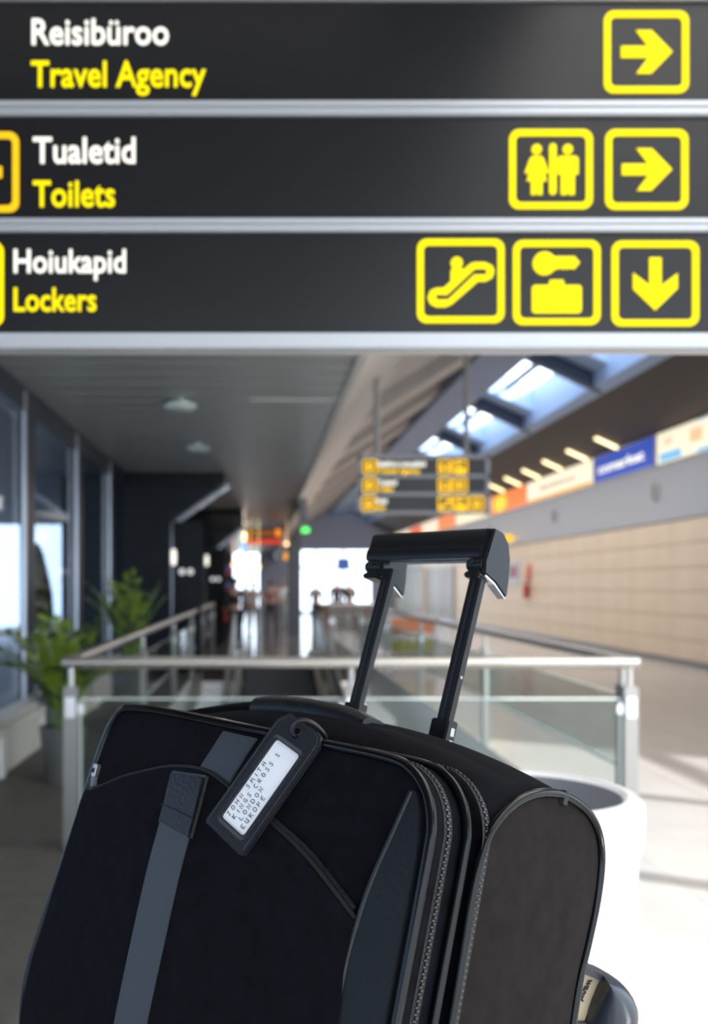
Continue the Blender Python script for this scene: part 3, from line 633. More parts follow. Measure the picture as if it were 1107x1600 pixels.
m_.build('foliage', mat('topiary_green', (.05, .11, .03), .7, noise=(14, .6)), t, True)
MB().lathe([(0, 0), (.28, 0), (.33, .55), (.3, .55), (0, .5)], 0, 0, 18).build('tub', white_paint, t, True)

# ================================================================== BIN, KIOSK, PEOPLE
t = empty('waste_bin', (.585, 2.12, 0), label='round glossy white waste bin with dark funnel opening behind the suitcase', cat='bin')
binw = mat('bin_white', (.86, .86, .85), .25)
MB().lathe([(0, 0), (.215, 0), (.228, .02), (.236, .98), (.243, .985), (.243, 1.0), (.236, 1.0)], 0, 0, 64).build('body', binw, t, True)
MB().lathe([(.236, 1.0), (.247, 1.003), (.250, 1.06), (.249, 1.085), (.238, 1.097), (.216, 1.10), (.206, 1.092)], 0, 0, 64).build('lid_ring', binw, t, True)
MB().lathe([(.206, 1.092), (.17, 1.055), (.11, 1.01), (.10, .7), (0, .7)], 0, 0, 64).build('funnel', mat('funnel_grey', (.15, .16, .19), .35), t, True)
t = empty('snack_cart', (2.75, 17.2, 0), label='white framed display cart with orange top and yellow shelves behind the right rail', cat='cart')
f = MB()
for x in (-.42, .42):
    for y in (0, .5): f.box(x - .03, x + .03, y - .03, y + .03, 0, 1.0)
for z in (.1, 1.0): f.box(-.45, .45, -.03, .03, z - .03, z + .03).box(-.45, .45, .47, .53, z - .03, z + .03)
f.build('frame', white_paint, t, bevel=.008)
MB().box(-.39, .39, -.01, .5, .70, .96).build('top_panel', mat('orange_panel', (.85, .28, .12), .5), t)
MB().box(-.39, .39, .0, .5, .36, .56).build('shelf_panel', mat('yellow_panel', (.62, .55, .08), .5), t)
MB().box(-.39, .39, .0, .5, .12, .30).build('shelf_panel', mat('ochre_panel', (.50, .33, .10), .5), t)
skin = mat('skin', (.50, .31, .23), .5)
def skinned(name, verts, edges, m, parent, sub=1):
    me = bpy.data.meshes.new(name); me.from_pydata([q[0] for q in verts], edges, []); me.update()
    o = bpy.data.objects.new(name, me); COL.objects.link(o)
    s = o.modifiers.new('s', 'SKIN')
    if not me.skin_vertices: me.skin_vertices.new() if hasattr(me.skin_vertices, 'new') else None
    for i, q in enumerate(verts): me.skin_vertices[0].data[i].radius = (q[1], q[2] if len(q) > 2 else q[1])
    me.skin_vertices[0].data[0].use_root = True
    ss = o.modifiers.new('d', 'SUBSURF'); ss.levels = sub; ss.render_levels = sub
    bpy.context.view_layer.update()
    out = bpy.data.meshes.new_from_object(o.evaluated_get(bpy.context.evaluated_depsgraph_get()))
    bpy.data.objects.remove(o)
    return link(name, out, m, parent, True)
def person(loc, rz, label, top, bot, hair, pose='stand', h=1.72, bag=None, longhair=False):
    t = empty('person', loc, (0, 0, R(rz)), label, 'person'); k = h / 1.72
    def S(v): return [((q[0][0] * k, q[0][1] * k, q[0][2] * k),) + tuple(r_ * k for r_ in q[1:]) for q in v]
    if pose == 'sit': hz = .50; kn = [(.10, -.42, .50), (-.10, -.42, .50)]; an = [(.10, -.40, .09), (-.10, -.40, .09)]; z0 = -.44
    elif pose == 'walk': hz = .94; kn = [(.10, -.18, .51), (-.10, .10, .50)]; an = [(.10, -.22, .08), (-.10, .38, .12)]; z0 = 0
    else: hz = .94; kn = [(.10, -.02, .50), (-.10, -.01, .50)]; an = [(.11, .0, .08), (-.11, .0, .08)]; z0 = 0
    sh = 1.42 + z0; hd = 1.60 + z0
    if pose == 'sit': ha = [(.16, -.42, .78), (-.16, -.42, .80)]; el = [(.24, -.10, .74), (-.24, -.10, .74)]
    elif pose == 'walk': ha = [(.26, .16, .86), (-.26, -.22, .92)]; el = [(.25, .10, 1.12), (-.25, -.04, 1.12)]
    else: ha = [(.25, -.10, .84), (-.24, -.24, 1.12)]; el = [(.26, .02, 1.12), (-.27, -.02, 1.13)]
    V = [((0, 0, hz), .13, .10), ((0, 0, hz + .22), .12, .09), ((0, 0, sh - .06), .14, .09), ((0, -.005, sh + .05), .055), ((0, -.01, hd - .06), .065), ((0, -.01, hd + .02), .085), ((0, 0, hd + .10), .06)]
    E = [(0, 1), (1, 2), (2, 3), (3, 4), (4, 5), (5, 6)]
    for i, s in ((0, 1), (1, -1)):
        n = len(V); fx, fy, fz = an[i]
        V += [((s * .17, 0, sh - .03), .055), (el[i], .042), (ha[i], .03), ((ha[i][0], ha[i][1] - .05, ha[i][2] - .07), .030, .015), ((s * .09, 0, hz - .06), .085), (kn[i], .055), (an[i], .038), ((fx, fy - .14, .04), .035, .028)]
        E += [(2, n), (n, n + 1), (n + 1, n + 2), (n + 2, n + 3), (0, n + 4), (n + 4, n + 5), (n + 5, n + 6), (n + 6, n + 7)]
    skinned('body', S(V), E, skin, t)
    V = [((0, 0, hz + .02), .15, .115), ((0, 0, hz + .22), .14, .11), ((0, 0, sh - .06), .155, .105), ((0, 0, sh + .01), .07)]; E = [(0, 1), (1, 2), (2, 3)]
    for i, s in ((0, 1), (1, -1)):
        n = len(V); e2 = tuple((el[i][j] + ha[i][j]) / 2 for j in range(3)); V += [((s * .175, 0, sh - .03), .07), (el[i], .058), (e2, .048)]; E += [(2, n), (n, n + 1), (n + 1, n + 2)]
    skinned('jacket', S(V), E, mat('cloth_%.2f_%.2f_%.2f' % top, top, .8), t)
    V = [((0, 0, hz), .14, .115)]; E = []
    for i, s in ((0, 1), (1, -1)):
        n = len(V); V += [((s * .09, 0, hz - .08), .10), (kn[i], .072), (an[i], .058)]; E += [(0, n), (n, n + 1), (n + 1, n + 2)]
    skinned('trousers', S(V), E, mat('cloth_%.2f_%.2f_%.2f' % bot, bot, .8), t)
    # hair cap, nose
    hb = MB(); rows = []
    for i in range(7):
        th = R(8 + i * (15 if not longhair else 19)); rows.append([(.108 * math.sin(th) * math.cos(a) * k, (.02 + .122 * math.sin(th) * math.sin(a) * (1 if math.sin(a) > -.2 else .8)) * k, (hd + .02 + .125 * math.cos(th)) * k) for a in [2 * math.pi * j / 14 for j in range(14)]])
    hb.grid(rows, True); hb.add(rows[0], [tuple(range(14))]); hb.build('hair', mat('hair_%.2f' % hair[0], hair, .7), t, True)
    MB().add([(-.014 * k, -.085 * k, (hd + .03) * k), (.014 * k, -.085 * k, (hd + .03) * k), (0, -.125 * k, (hd - .01) * k), (-.018 * k, -.088 * k, (hd - .025) * k), (.018 * k, -.088 * k, (hd - .025) * k)], [(0, 1, 2), (0, 2, 3), (1, 4, 2), (3, 2, 4)]).build('nose', skin, t)
    for i in (0, 1): fx, fy, fz = an[i]; MB().box(fx - .045, fx + .045, fy - .2, fy + .07, 0, .09).build('shoe', rubber, t, bevel=.02)
    if bag: MB().box(.22, .32, -.12, .18, .62, .92).build('shoulder_bag', mat('bag%.2f' % bag[0], bag, .6), t, bevel=.03)
    return t
W_ = (.75, .76, .80); D_ = (.03, .03, .04); G_ = (.35, .36, .38)
person((-1.72, 20.6, 0), 60, 'fair-haired person in a white shirt seated at the cafe table by the left rail', W_, (.08, .09, .12), (.35, .22, .10), 'sit', 1.86)
person((-1.50, 21.6, 0), -70, 'brown-haired person in a white top seated facing the fair-haired one', W_, (.1, .1, .12), (.10, .05, .03), 'sit', 1.80)
for i, (x, y, rz) in enumerate(((-1.72, 20.6, 60), (-1.50, 21.6, -70))):
    c = empty('cafe_chair', (x, y, 0), (0, 0, R(rz)), label='dark cafe chair under the %s seated person by the left rail' % ('fair-haired' if i == 0 else 'brown-haired'), cat='chair')
    MB().box(-.2, .2, -.24, .2, .36, .40).build('seat', rubber, c, bevel=.01); MB().box(-.2, .2, .2, .23, .55, .9).build('backrest', rubber, c, bevel=.01)
    for a in (-.18, .18):
        for b_ in (-.2, .2): MB().box(a - .015, a + .015, b_ - .015, b_ + .015, 0, .36 if b_ < 0 else .56).build('leg', steel, c)
c = empty('cafe_table', (-2.35, 21.3, 0), label='round cafe table beside the two seated people', cat='table')
MB().tube([(0, 0, .70), (0, 0, .73)], .38, 24).build('tabletop', white_paint, c, True); MB().tube([(0, 0, .02), (0, 0, .7)], .03, 10).build('leg', steel, c, True); MB().tube([(0, 0, 0), (0, 0, .02)], .22, 20).build('base', steel, c, True)
person((-.62, 24.4, 0), 200, 'dark-haired person in a black jacket standing where the left rail ends', D_, D_, (.03, .02, .02), 'stand', 1.74, (.3, .06, .03))
person((-.16, 29.0, 0), 170, 'person in a pale grey coat standing deep in the aisle', (.5, .5, .52), G_, (.08, .05, .04), 'stand', 1.66)
person((-.45, 33.0, 0), 10, 'person in a white shirt walking forward in the dark aisle', (.8, .8, .82), D_, (.12, .07, .04), 'walk', 1.70)
person((.42, 33.5, 0), 190, 'person in dusky red jacket walking away before the bright doors', (.30, .13, .12), D_, (.05, .03, .03), 'walk', 1.72)
person((.85, 36.0, 0), 0, 'person in a white shirt before the bright doors', W_, (.3, .3, .33), (.25, .15, .08), 'walk', 1.74)
person((1.95, 33, 0), 180, 'person in brown coat standing right of the dark pier', (.14, .09, .07), D_, (.06, .05, .04), 'stand', 1.7)
person((2.75, 34, 0), 150, 'person in black coat, left one of the queue under the blue board', D_, D_, (.02, .02, .02), 'stand', 1.80, (.4, .3, .1))
person((3.15, 33.5, 0), 200, 'person in black jacket and ochre bag, right one of the queue under the blue board', (.05, .04, .04), D_, (.04, .03, .02), 'stand', 1.78, (.5, .38, .1))
c = empty('service_counter', (3.0, 32.2, 0), label='low white and brown counter before the queue of people', cat='counter')
MB().box(-.9, .9, 0, .5, 0, .9).build('body', mat('counter_brown', (.16, .10, .09), .5), c); MB().box(-.95, .95, -.05, .55, .9, .96).build('worktop', white_paint, c)
# ================================================================== SUITCASE (local axes: x across the front, y backwards, z up the tilted case)
fab = mat('black_ballistic_fabric', (.0052, .0052, .0082), .9, wave=(420, .5), noise=(60, .35), spec=.09)
fab_lit = mat('black_fabric_lit', (.0165, .0135, .0128), .9, wave=(420, .5), noise=(60, .2), spec=.1)  # same fabric; side light and warm bounce are put into this colour
lea = mat('black_leatherette', (.008, .009, .011), .42, bump=(260, .35), spec=.35)
lea_grey = mat('slate_leatherette', (.034, .039, .050), .55, bump=(300, .25))
pipe = mat('glossy_piping', (.003, .0035, .0045), .14, spec=.22)
plas = mat('black_plastic', (.007, .0075, .009), .36, bump=(500, .1), spec=.30)
zipm = mat('zip_teeth', (.07, .065, .06), .35, .6)
thread = mat('dark_thread', (.006, .006, .008), .8)
OFF = (-.09, .12, -.31)
P0 = Vector((.015, .9, 1.289)); RM = Matrix.Rotation(R(-50), 3, 'Z') @ Matrix.Rotation(R(-17), 3, 'X')
sc = empty('suitcase', P0 + RM @ Vector(OFF), (R(-17), 0, R(-50)), label='black soft fabric wheeled suitcase with extended pull handle, leaning back on the luggage cart', cat='suitcase')
def cb(mb, name, m, par=None, **k):
    return mb.build(name, m, par or sc, k.pop('smooth', True), k.pop('bevel', 0), off=OFF, **k)
def smooth_closed(P, n=6):                # catmull-rom through the corner points
    out = []; k = len(P)
    for i in range(k):
        a, b, c, d = [Vector(P[(i + j - 1) % k]) for j in range(4)]
        for s in range(n):
            t = s / n; out.append(.5 * ((2 * b) + (-a + c) * t + (2 * a - 5 * b + 4 * c - d) * t * t + (-a + 3 * b - 3 * c + d) * t ** 3))
    return out
def smooth_open(P, n=8):
    out = []; k = len(P)
    for i in range(k - 1):
        a, b, c, d = [Vector(P[min(max(i + j - 1, 0), k - 1)]) for j in range(4)]
        for s in range(n):
            t = s / n; out.append(.5 * ((2 * b) + (-a + c) * t + (2 * a - 5 * b + 4 * c - d) * t * t + (-a + 3 * b - 3 * c + d) * t ** 3))
    return out + [Vector(P[-1])]
FR = smooth_closed([(-.318, .112), (-.30, .117), (-.24, .120), (-.12, .118), (.02, .116), (.11, .114), (.14, .107), (.160, .090), (.170, .068), (.172, .04), (.172, -.08), (.172, -.26), (.165, -.285), (.14, -.302), (-.05, -.305), (-.30, -.302), (-.345, -.285), (-.368, -.245), (-.375, -.20), (-.370, -.142), (-.360, -.071), (-.351, 0), (-.343, .06), (-.334, .095)], 4)
CX, CZ = -.09, -.10
def bulge(x, z):
    a = abs((x - CX) / .275); b = abs((z - CZ) / .222)
    return .012 * max(0, 1 - a ** 4) * max(0, 1 - b ** 4)
def patch(outline, off, rim=.004, n=7, edge=.0):
    """a sewn-on panel: rings from its middle to its outline, following the bulge of the case front"""
    c = sum((Vector(p) for p in outline), Vector((0, 0))) / len(outline); rows = []
    for i in range(n + 1):
        k = (i / n) ** .7 if i else .001
        rows.append([((c + (Vector(p) - c) * k).x, -(bulge(*(c + (Vector(p) - c) * k)) + off + edge * (1 - k ** 6)), (c + (Vector(p) - c) * k).y) for p in outline])
    rows.append([(p[0], -(bulge(*p) - .004), p[1]) for p in outline])
    return MB().grid(rows, True)
def strip(left, right, off, n=10):
    Lp = smooth_open(left, n); Rp = smooth_open(right, n); rows = []
    for a, b in zip(Lp, Rp):
        row = []
        for j in range(7):
            q = a + (b - a) * j / 6; o = off if 0 < j < 6 else -.003
            if j in (1, 5): q = a + (b - a) * (.03 if j == 1 else .97)
            row.append((q.x, -(bulge(q.x, q.y) + o), q.y))
        rows.append(row)
    return MB().grid(rows)
def line(pts, off, rad, name, m, par, n=8, seg=6):
    P = [(p.x, -(bulge(p.x, p.y) + off), p.y) for p in smooth_open(pts, n)]
    return cb(MB().tube(P, rad, seg), name, m, par)
fp = cb(patch(FR, 0, n=14), 'front_panel', fab)
# gusset between front and body, with zips and piping
def scaled(P, k, dx=0, dz=0): return [Vector((CX + (p.x - CX) * k + dx, CZ + (p.y - CZ) * k + dz)) for p in P]
gus = MB(); rows = []
for dep, k, in ((0, 1.0), (.004, 1.012), (.012, 1.014), (.018, 1.008), (.024, 1.014), (.033, 1.018), (.037, 1.022), (.046, 1.016), (.052, 1.02), (.058, 1.0)):
    rows.append([(p.x, dep, p.y) for p in scaled(FR, k)])
gus.grid(rows, True); cb(gus, 'gusset', fab)
fpip = cb(MB().tube([(p.x, -.001, p.y) for p in scaled(FR, 1.008)], .0048, 10, closed=True), 'front_piping', pipe)
cb(MB().tube([(p.x, .036, p.y) for p in scaled(FR, 1.022, .004)], .0042, 10, closed=True), 'middle_piping', pipe)
def zipper(dep, k, name, dx=0):
    P = scaled(FR, k, dx); t = MB(); tape = MB()
    # resample evenly
    L = [0]; n = len(P)
    for i in range(n): L.append(L[-1] + (P[(i + 1) % n] - P[i]).length)
    m = int(L[-1] / .0026); j = 0
    for q in range(m):
        s = L[-1] * q / m
        while L[j + 1] < s: j += 1
        a, b = P[j % n], P[(j + 1) % n]; d = (b - a).normalized(); p = a + d * (s - L[j]); nr = Vector((d.y, -d.x)); nr = nr if (p - Vector((CX, CZ))).dot(nr) > 0 else -nr
        o = dep + (.0011 if q % 2 else -.0011)
        Mx = Matrix(((d.x, 0, nr.x, p.x), (0, 1, 0, o), (d.y, 0, nr.y, p.y), (0, 0, 0, 1)))
        t.box(-.0008, .0008, -.0016, .0016, -.001, .0018, Mx)
    z = cb(t, name, zipm, smooth=False); z['kind'] = 'stuff'
    for s in (-.0035, .0035):
        tape.grid([[(p.x, dep + s - .002, p.y) for p in scaled(FR, k + .002, dx)], [(p.x, dep + s + .002, p.y) for p in scaled(FR, k + .002, dx)]], True)
    cb(tape, 'zip_tape', thread, z)
zipper(.018, 1.014, 'zip'); zipper(.0505, 1.030, 'zip', .0105)
# body: arch profile lofted across
ARCH = smooth_open([(.052, -.30), (.050, -.2), (.048, -.05), (.046, .02), (.048, .054), (.056, .078), (.078, .100), (.103, .113), (.131, .120), (.163, .121), (.199, .113), (.224, .097), (.237, .072), (.240, .036), (.236, -.003), (.231, -.04), (.232, -.10), (.236, -.20), (.234, -.27), (.222, -.298), (.18, -.31), (.10, -.31)], 4)
XA, XB = -.345, .188
def sec(x, k=1.0, extra=0.):
    s = 1 - abs((x - (XA + XB) / 2) / ((XB - XA) / 2)) ** 2.2; out = []
    for p in ARCH:
        u = p.y; w_ = max(0, min(1, u / .11)); w_ = w_ * w_ * (3 - 2 * w_)
        y = p.x; lift = .040 * s * w_
        if u > .05 and y < .11: lift += .022 * min(1, s * 4) * max(0, 1 - (y - .046) / .06)
        yy = .143 + (y - .143) * k; uu = -.09 + (u + lift + .09) * k
        out.append((x, yy, uu))
    return out
rows = []
for i in range(33):
    f = i / 32; x = XA + (XB - XA) * f; e = min(f, 1 - f); k = 1 - .03 * max(0, 1 - e / .02) ** 2
    rows.append(sec(x, k))
bd = MB().grid(rows, True); cb(bd, 'body_shell', fab)
for x, sg in ((XB, 1), (XA, -1)):
    base = sec(x, .985); c = Vector((x, .143, -.09)); rows = []
    for i in range(11):
        k = (i / 10) if i else .001
        rows.append([(x + sg * .010 * (1 - k ** 3), c.y + (q[1] - c.y) * k, c.z + (q[2] - c.z) * k) for q in base])
    cb(MB().grid(rows, True), 'side_panel', fab_lit)
    cb(MB().tube([(x + sg * .001, q[1], q[2]) for q in sec(x, .997)], .0042, 10, closed=True), 'side_piping', pipe)
cb(MB().tube([(XB + .001, .143 + math.sin(a) * .0055 * 0 + d_, .1195 + z_) for (d_, z_, a) in ((.012, -.007, 0), (.013, .005, 0), (.013, .006, 0))], .0046, 8), 'piping_joint', lea)
# front panels
pocket = smooth_open([(-.347, .010), (-.31, .020), (-.27, .036), (-.215, .053), (-.170, .0635), (-.114, .0655), (-.044, .046), (.008, .031), (.057, .013), (.121, -.021)], 5) + smooth_open([(.122, -.062), (.128, -.13), (.14, -.22), (.14, -.272)], 4) + smooth_open([(.10, -.296), (-.1, -.298), (-.30, -.294), (-.345, -.275), (-.364, -.235), (-.369, -.195), (-.363, -.14), (-.355, -.07)], 4)
pk = cb(patch(pocket, .007, n=12), 'front_pocket', fab)
line([(-.347, .013), (-.31, .022), (-.27, .038), (-.215, .055), (-.170, .0655), (-.114, .0675), (-.044, .048), (.008, .033), (.057, .015), (.121, -.019)], .004, .0022, 'pocket_hem', thread, pk)
zl = MB(); PL = smooth_open([(-.05, .0545), (-.02, .044), (.008, .037), (.057, .020), (.118, -.012)], 30)
for i, p in enumerate(PL[:-1]):
    d = (PL[i + 1] - p).normalized(); zl.box(-.0006, .0006, -.0014, .0014, -.0016, .0016, Matrix(((d.x, 0, -d.y, p.x), (0, 1, 0, -(bulge(p.x, p.y) + .003)), (d.y, 0, d.x, p.y), (0, 0, 0, 1))))
z = cb(zl, 'pocket_zip', thread, pk, smooth=False); z['kind'] = 'stuff'
lt = smooth_open([(.148, .093), (.139, .055), (.131, .02), (.126, -.014), (.122, -.062), (.126, -.13), (.136, -.20), (.14, -.29)], 5)
rt = smooth_open([(.153, .093), (.160, .080), (.1655, .055), (.1675, .02), (.168, -.062), (.168, -.13), (.168, -.20), (.163, -.286)], 5)
o = cb(strip([tuple(p) for p in lt[::5]] + [tuple(lt[-1])] if False else [(.150, .093), (.141, .055), (.132, .02), (.126, -.014), (.122, -.062), (.126, -.13), (.136, -.20), (.14, -.285)], [(.153, .093), (.160, .080), (.1655, .055), (.1675, .01), (.168, -.062), (.168, -.13), (.168, -.20), (.163, -.285)], .0045), 'side_leather_trim', mat('dark_slate_leather', (.007, .008, .011), .5, bump=(260, .3), spec=.22))
o['label'] = 'smooth dark leather insert along the right edge of the front'
line([(.149, .092), (.140, .055), (.131, .02), (.125, -.014), (.121, -.062), (.125, -.13), (.135, -.20), (.139, -.285)], .004, .0022, 'seam_piping', lea, o)
o = cb(strip([(-.118, .1125), (-.126, .092), (-.138, .0645)], [(-.060, .111), (-.068, .092), (-.080, .0600)], .002), 'upper_band', lea_grey)
o['label'] = 'short slate leather band above the pocket'
lb = cb(strip([(-.171, .060), (-.168, .019), (-.1695, -.04), (-.168, -.103), (-.163, -.197), (-.156, -.293)], [(-.111, .064), (-.1095, .019), (-.1115, -.04), (-.110, -.103), (-.107, -.197), (-.100, -.293)], .0085), 'lower_band', lea_grey)
lb['label'] = 'long slate leather band down the front pocket'
cb(strip([(-.1695, .058), (-.167, .035), (-.1665, .006)], [(-.111, .061), (-.109, .035), (-.108, .000)], .0115), 'band_tab', lea, lb)
line([(-.1665, .008), (-.138, .006), (-.108, .003)], .0105, .0007, 'stitch_line', thread, lb, 4, 5)
line([(-.167, .024), (-.138, .022), (-.109, .019)], .0122, .0006, 'stitch_line', thread, lb, 4, 5)
line([(-.1075, .063), (-.106, .030), (-.1065, .0)], .009, .002, 'band_edge', thread, lb, 4, 5)
# small metal pull tab at the left edge
pt = cb(MB().box(-.338, -.330, -.011, -.004, .030, .045), 'metal_end_tab', mat('tab_chrome', (.5, .5, .5), .3, .9), bevel=.001)
me = text_me('N', .0045, .006, .03, .0006)
me.transform(Matrix.Translation((-.3363 - OFF[0], -.0115 - OFF[1], .034 - OFF[2]))); link('lettering', me, thread, pt)
cb(MB().prism([(-.337, .030), (-.331, .030), (-.328, .018), (-.330, .006), (-.336, .006), (-.334, .018)], 'y', -.010, -.005), 'fabric_end_loop', mat('grey_ribbon', (.12, .125, .14), .4), pt, smooth=False)
# top grab handle: straps and padded grip
def topz(x, y):
    best = min(sec(x), key=lambda q: abs(q[1] - y) + (0 if q[2] > .05 else 9)); return best[2]
def loft(xs, prof, name, m, par=None, n=16):
    rows = []
    for x in xs:
        cy, cz, ry, rz = prof(x)
        rows.append([(x, cy + ry * math.copysign(abs(math.cos(a)) ** .75, math.cos(a)), cz + rz * math.copysign(abs(math.sin(a)) ** .75, math.sin(a))) for a in [2 * math.pi * j / n for j in range(n)]])
    b = MB().grid(rows, True); b.add(rows[0], [tuple(range(n))]); b.add(rows[-1], [tuple(reversed(range(n)))]); return cb(b, name, m, par)
lin = lambda a, b, n=14: [a + (b - a) * i / n for i in range(n + 1)]
def pf_l(x):
    f = (x + .33) / .155; return (.125, .122 + .029 * min(1, f) ** .8, .040 - .010 * f, .012 + .005 * f)
def pf_r(x):
    f = (x + .035) / .18; return (.122, .140 - .026 * f, .032 + .014 * f, .021 - .011 * f)
gh = loft(lin(-.195, -.012), lambda x: (.108, .150 + .007 * (1 - ((x + .108) / .1) ** 2) - .05 * max(0, x + .06), .019, .0145 * (1 - .25 * abs((x + .108) / .1) ** 6)), 'grab_handle', lea, None, 20)
loft(lin(-.33, -.175), pf_l, 'fabric_strap', fab, gh)
loft(lin(-.035, .150), pf_r, 'fabric_strap', fab, gh)
cb(MB().tube([(x, .089, .146 - .05 * max(0, x + .06)) for x in lin(-.17, -.015)], .0012, 6), 'seam_cord', pipe, gh)
# telescopic pull handle
hd = empty('pull_handle', (0, 0, 0)); hd.parent = sc
for (xb_, zb, xt_, zt_, sw) in ((-.1335, .165, -.1225, .345, -1), (.0025, .150, .0125, .345, 1)):
    d = Vector((xt_ - xb_, 0, zt_ - zb)); 
    def bar(w_, dp, a, b, m, nm, par, y=.2, bevel=.0015):
        mb = MB(); n_ = []
        for z_ in (a, b):
            cx = xb_ + (xt_ - xb_) * (z_ - zb) / (zt_ - zb)
            n_ += [(cx - w_ / 2, y - dp / 2, z_), (cx + w_ / 2, y - dp / 2, z_), (cx + w_ / 2, y + dp / 2, z_), (cx - w_ / 2, y + dp / 2, z_)]
        mb.add(n_, [(0, 1, 2, 3), (7, 6, 5, 4), (0, 4, 5, 1), (1, 5, 6, 2), (2, 6, 7, 3), (3, 7, 4, 0)]); return cb(mb, nm, m, par, bevel=bevel, smooth=False)
    po = bar(.0165, .0115, zb - .03, zt_ + .01, plas, 'pole', hd)
    bar(.006, .0125, zb + .0, zt_ - .004, rubber, 'pole_groove', po)
    col_ = bar(.0245, .0175, zb - .04, zb + (.020 if sw < 0 else .030), plas, 'collar', hd)
    if sw > 0:
        cb(MB().box(xb_ + .0115, xb_ + .0135, .1985, .2045, .150, .1585), 'steel_catch', steel, col_, smooth=False); cb(MB().box(xb_ + .0115, xb_ + .0135, .1985, .2045, .163, .172), 'steel_catch', steel, col_, smooth=False)
        cb(MB().tube([(.0165, .197, .228), (.0178, .197, .228)], .0018, 8), 'push_pin', steel, po)
def prof_ext(pts, x0, x1): return MB().prism(pts, 'x', x0, x1)
gp = [(.189, .364), (.187, .371), (.1885, .3775), (.1905, .379), (.192, .396), (.195, .4005), (.210, .4015), (.214, .397), (.2145, .372), (.211, .365), (.204, .3625)]
gr = cb(prof_ext(gp, -.158, .018), 'grip', plas, hd, bevel=.0015)
for (a, b) in ((-.157, -.128), (.000, .026)):
    back = [(.196, .4005), (.214, .4005), (.226, .392), (.234, .376), (.2385, .352), (.240, .333), (.2375, .331), (.214, .342), (.193, .346), (.190, .360)]
    w2 = (a + .008 if a < -.1 else a + .002, b + .0)
    cb(prof_ext(back, w2[0] + (.006 if a < -.1 else .012), w2[1]), 'grip_cheek', plas, gr, bevel=.0022)
    k_ = cb(MB().tube([(a + .002, .1945, .3565), (b - .004, .1945, .3565)], .0072, 14), 'knuckle', plas, gr)
    cb(MB().box(a + .001, b - .004, .187, .212, .3405, .3475), 'knuckle', plas, gr, bevel=.0018, smooth=False)
    cb(MB().box(a + .003, b - .005, .190, .212, .344, .367), 'knuckle', plas, gr, bevel=.0018, smooth=False)
    cb(MB().tube([((a + b) / 2 - .004, .1865, .3585), ((a + b) / 2 - .004, .1855, .3585)], .0036, 12), 'screw_hole', rubber, gr)
    cb(MB().prism([(.196, .3455), (.214, .3415), (.2375, .3305), (.2375, .3295), (.214, .3395), (.196, .3435)], 'x', w2[0] + (.008 if a < -.1 else .013), w2[1] - .001), 'metal_strip', steel_light, gr, smooth=False)
cb(MB().tube([(-.124, .199, .362), (.0, .199, .362)], .0015, 6), 'release_edge', steel_light, gr)
# feet and wheels
for x in (-.30, .12):
    wv = cb(MB().tube([(x - .012, .225, -.318), (x + .012, .225, -.318)], .022, 20), 'wheel', rubber)
    cb(MB().box(x - .02, x + .02, .205, .243, -.325, -.285), 'wheel_housing', plas, wv, bevel=.004)
    cb(MB().box(x - .015, x + .015, .06, .09, -.322, -.30), 'foot', plas, bevel=.004)

# ------------------------------------------------------------------ luggage tag
TR_ = Matrix(((.9549, -.0918, .2822), (.0136, .9635, .2674), (-.2965, -.2515, .9213)))
TC = Vector((-.0146, -.0229, .0727)); M3 = RM @ TR_
tg = empty('luggage_tag', P0 + RM @ TC, M3.to_euler(), label='black leather luggage tag with handwritten white address card, hanging from the grab handle', cat='tag')
w2, h2 = .033, .067
outl = [(-w2 + .010, h2), (w2 - .012, h2 - .001), (w2 - .004, h2 - .003), (w2, h2 - .010), (w2, -h2 + .002), (w2 - .004, -h2), (-w2 + .002, -h2 + .001), (-w2, -h2 + .004), (-w2, h2 - .012)]
win = rrect(-.0195, .0205, -.0525, .0385, .0035)
hole = circ(.0005, .0535, .0042, 14)
me = flat([outl, win, hole], .0026); tlea = mat('tag_leather', (.013, .0145, .019), .45, bump=(240, .3)); lf = link('leather_front', me, tlea, tg)
me = flat([[(p[0] * .99, p[1] * .992) for p in outl], hole], .0014); me.transform(Matrix.Translation((0, .0036, 0))); link('leather_back', me, tlea, tg)
me = flat([rrect(-.0225, .0235, -.0555, .0415, .002)], .0006); me.transform(Matrix.Translation((0, .0016, 0)))
card = link('paper_card', me, mat('paper', (.97, .97, 1.0), .6), tg)
me = flat([rrect(-.0222, .0232, -.0552, .0412, .002)], .0003); me.transform(Matrix.Translation((0, .0008, 0)))
link('clear_window', me, glass('tag_film', (.99, .99, .99), .03, .05), tg)
wr_ = MB()
def stitches(loop, n, ln, r_, mb, across=False):
    L = [0]; k = len(loop)
    for i in range(k): L.append(L[-1] + (Vector(loop[(i + 1) % k]) - Vector(loop[i])).length)
    j = 0
    for q in range(n):
        s = L[-1] * q / n
        while L[j + 1] < s: j += 1
        a, b = Vector(loop[j % k]), Vector(loop[(j + 1) % k]); d = (b - a).normalized(); p = a + d * (s - L[j]); dd = Vector((-d.y, d.x)) if across else d
        mb.tube([(p.x - dd.x * ln, -.0016, p.y - dd.y * ln), (p.x + dd.x * ln, -.0016, p.y + dd.y * ln)], r_, 4)
stitches(rrect(-.0222, .0232, -.0552, .0412, .005), 190, .0017, .00038, wr_, True)
tst = mat('tag_thread', (.035, .038, .045), .5); st = wr_.build('window_stitching', tst, lf); st['kind'] = 'stuff'
wr_ = MB(); stitches([(p[0] * .92, p[1] * .958) for p in outl], 130, .0010, .0003, wr_)
st = wr_.build('edge_stitching', tst, lf); st['kind'] = 'stuff'
MB().tube([(math.cos(a) * .0046 + .0005, -.0015, math.sin(a) * .0046 + .0535) for a in [2 * math.pi * j / 18 for j in range(18)]], .0007, 6, closed=True).build('eyelet', pipe, lf, True)
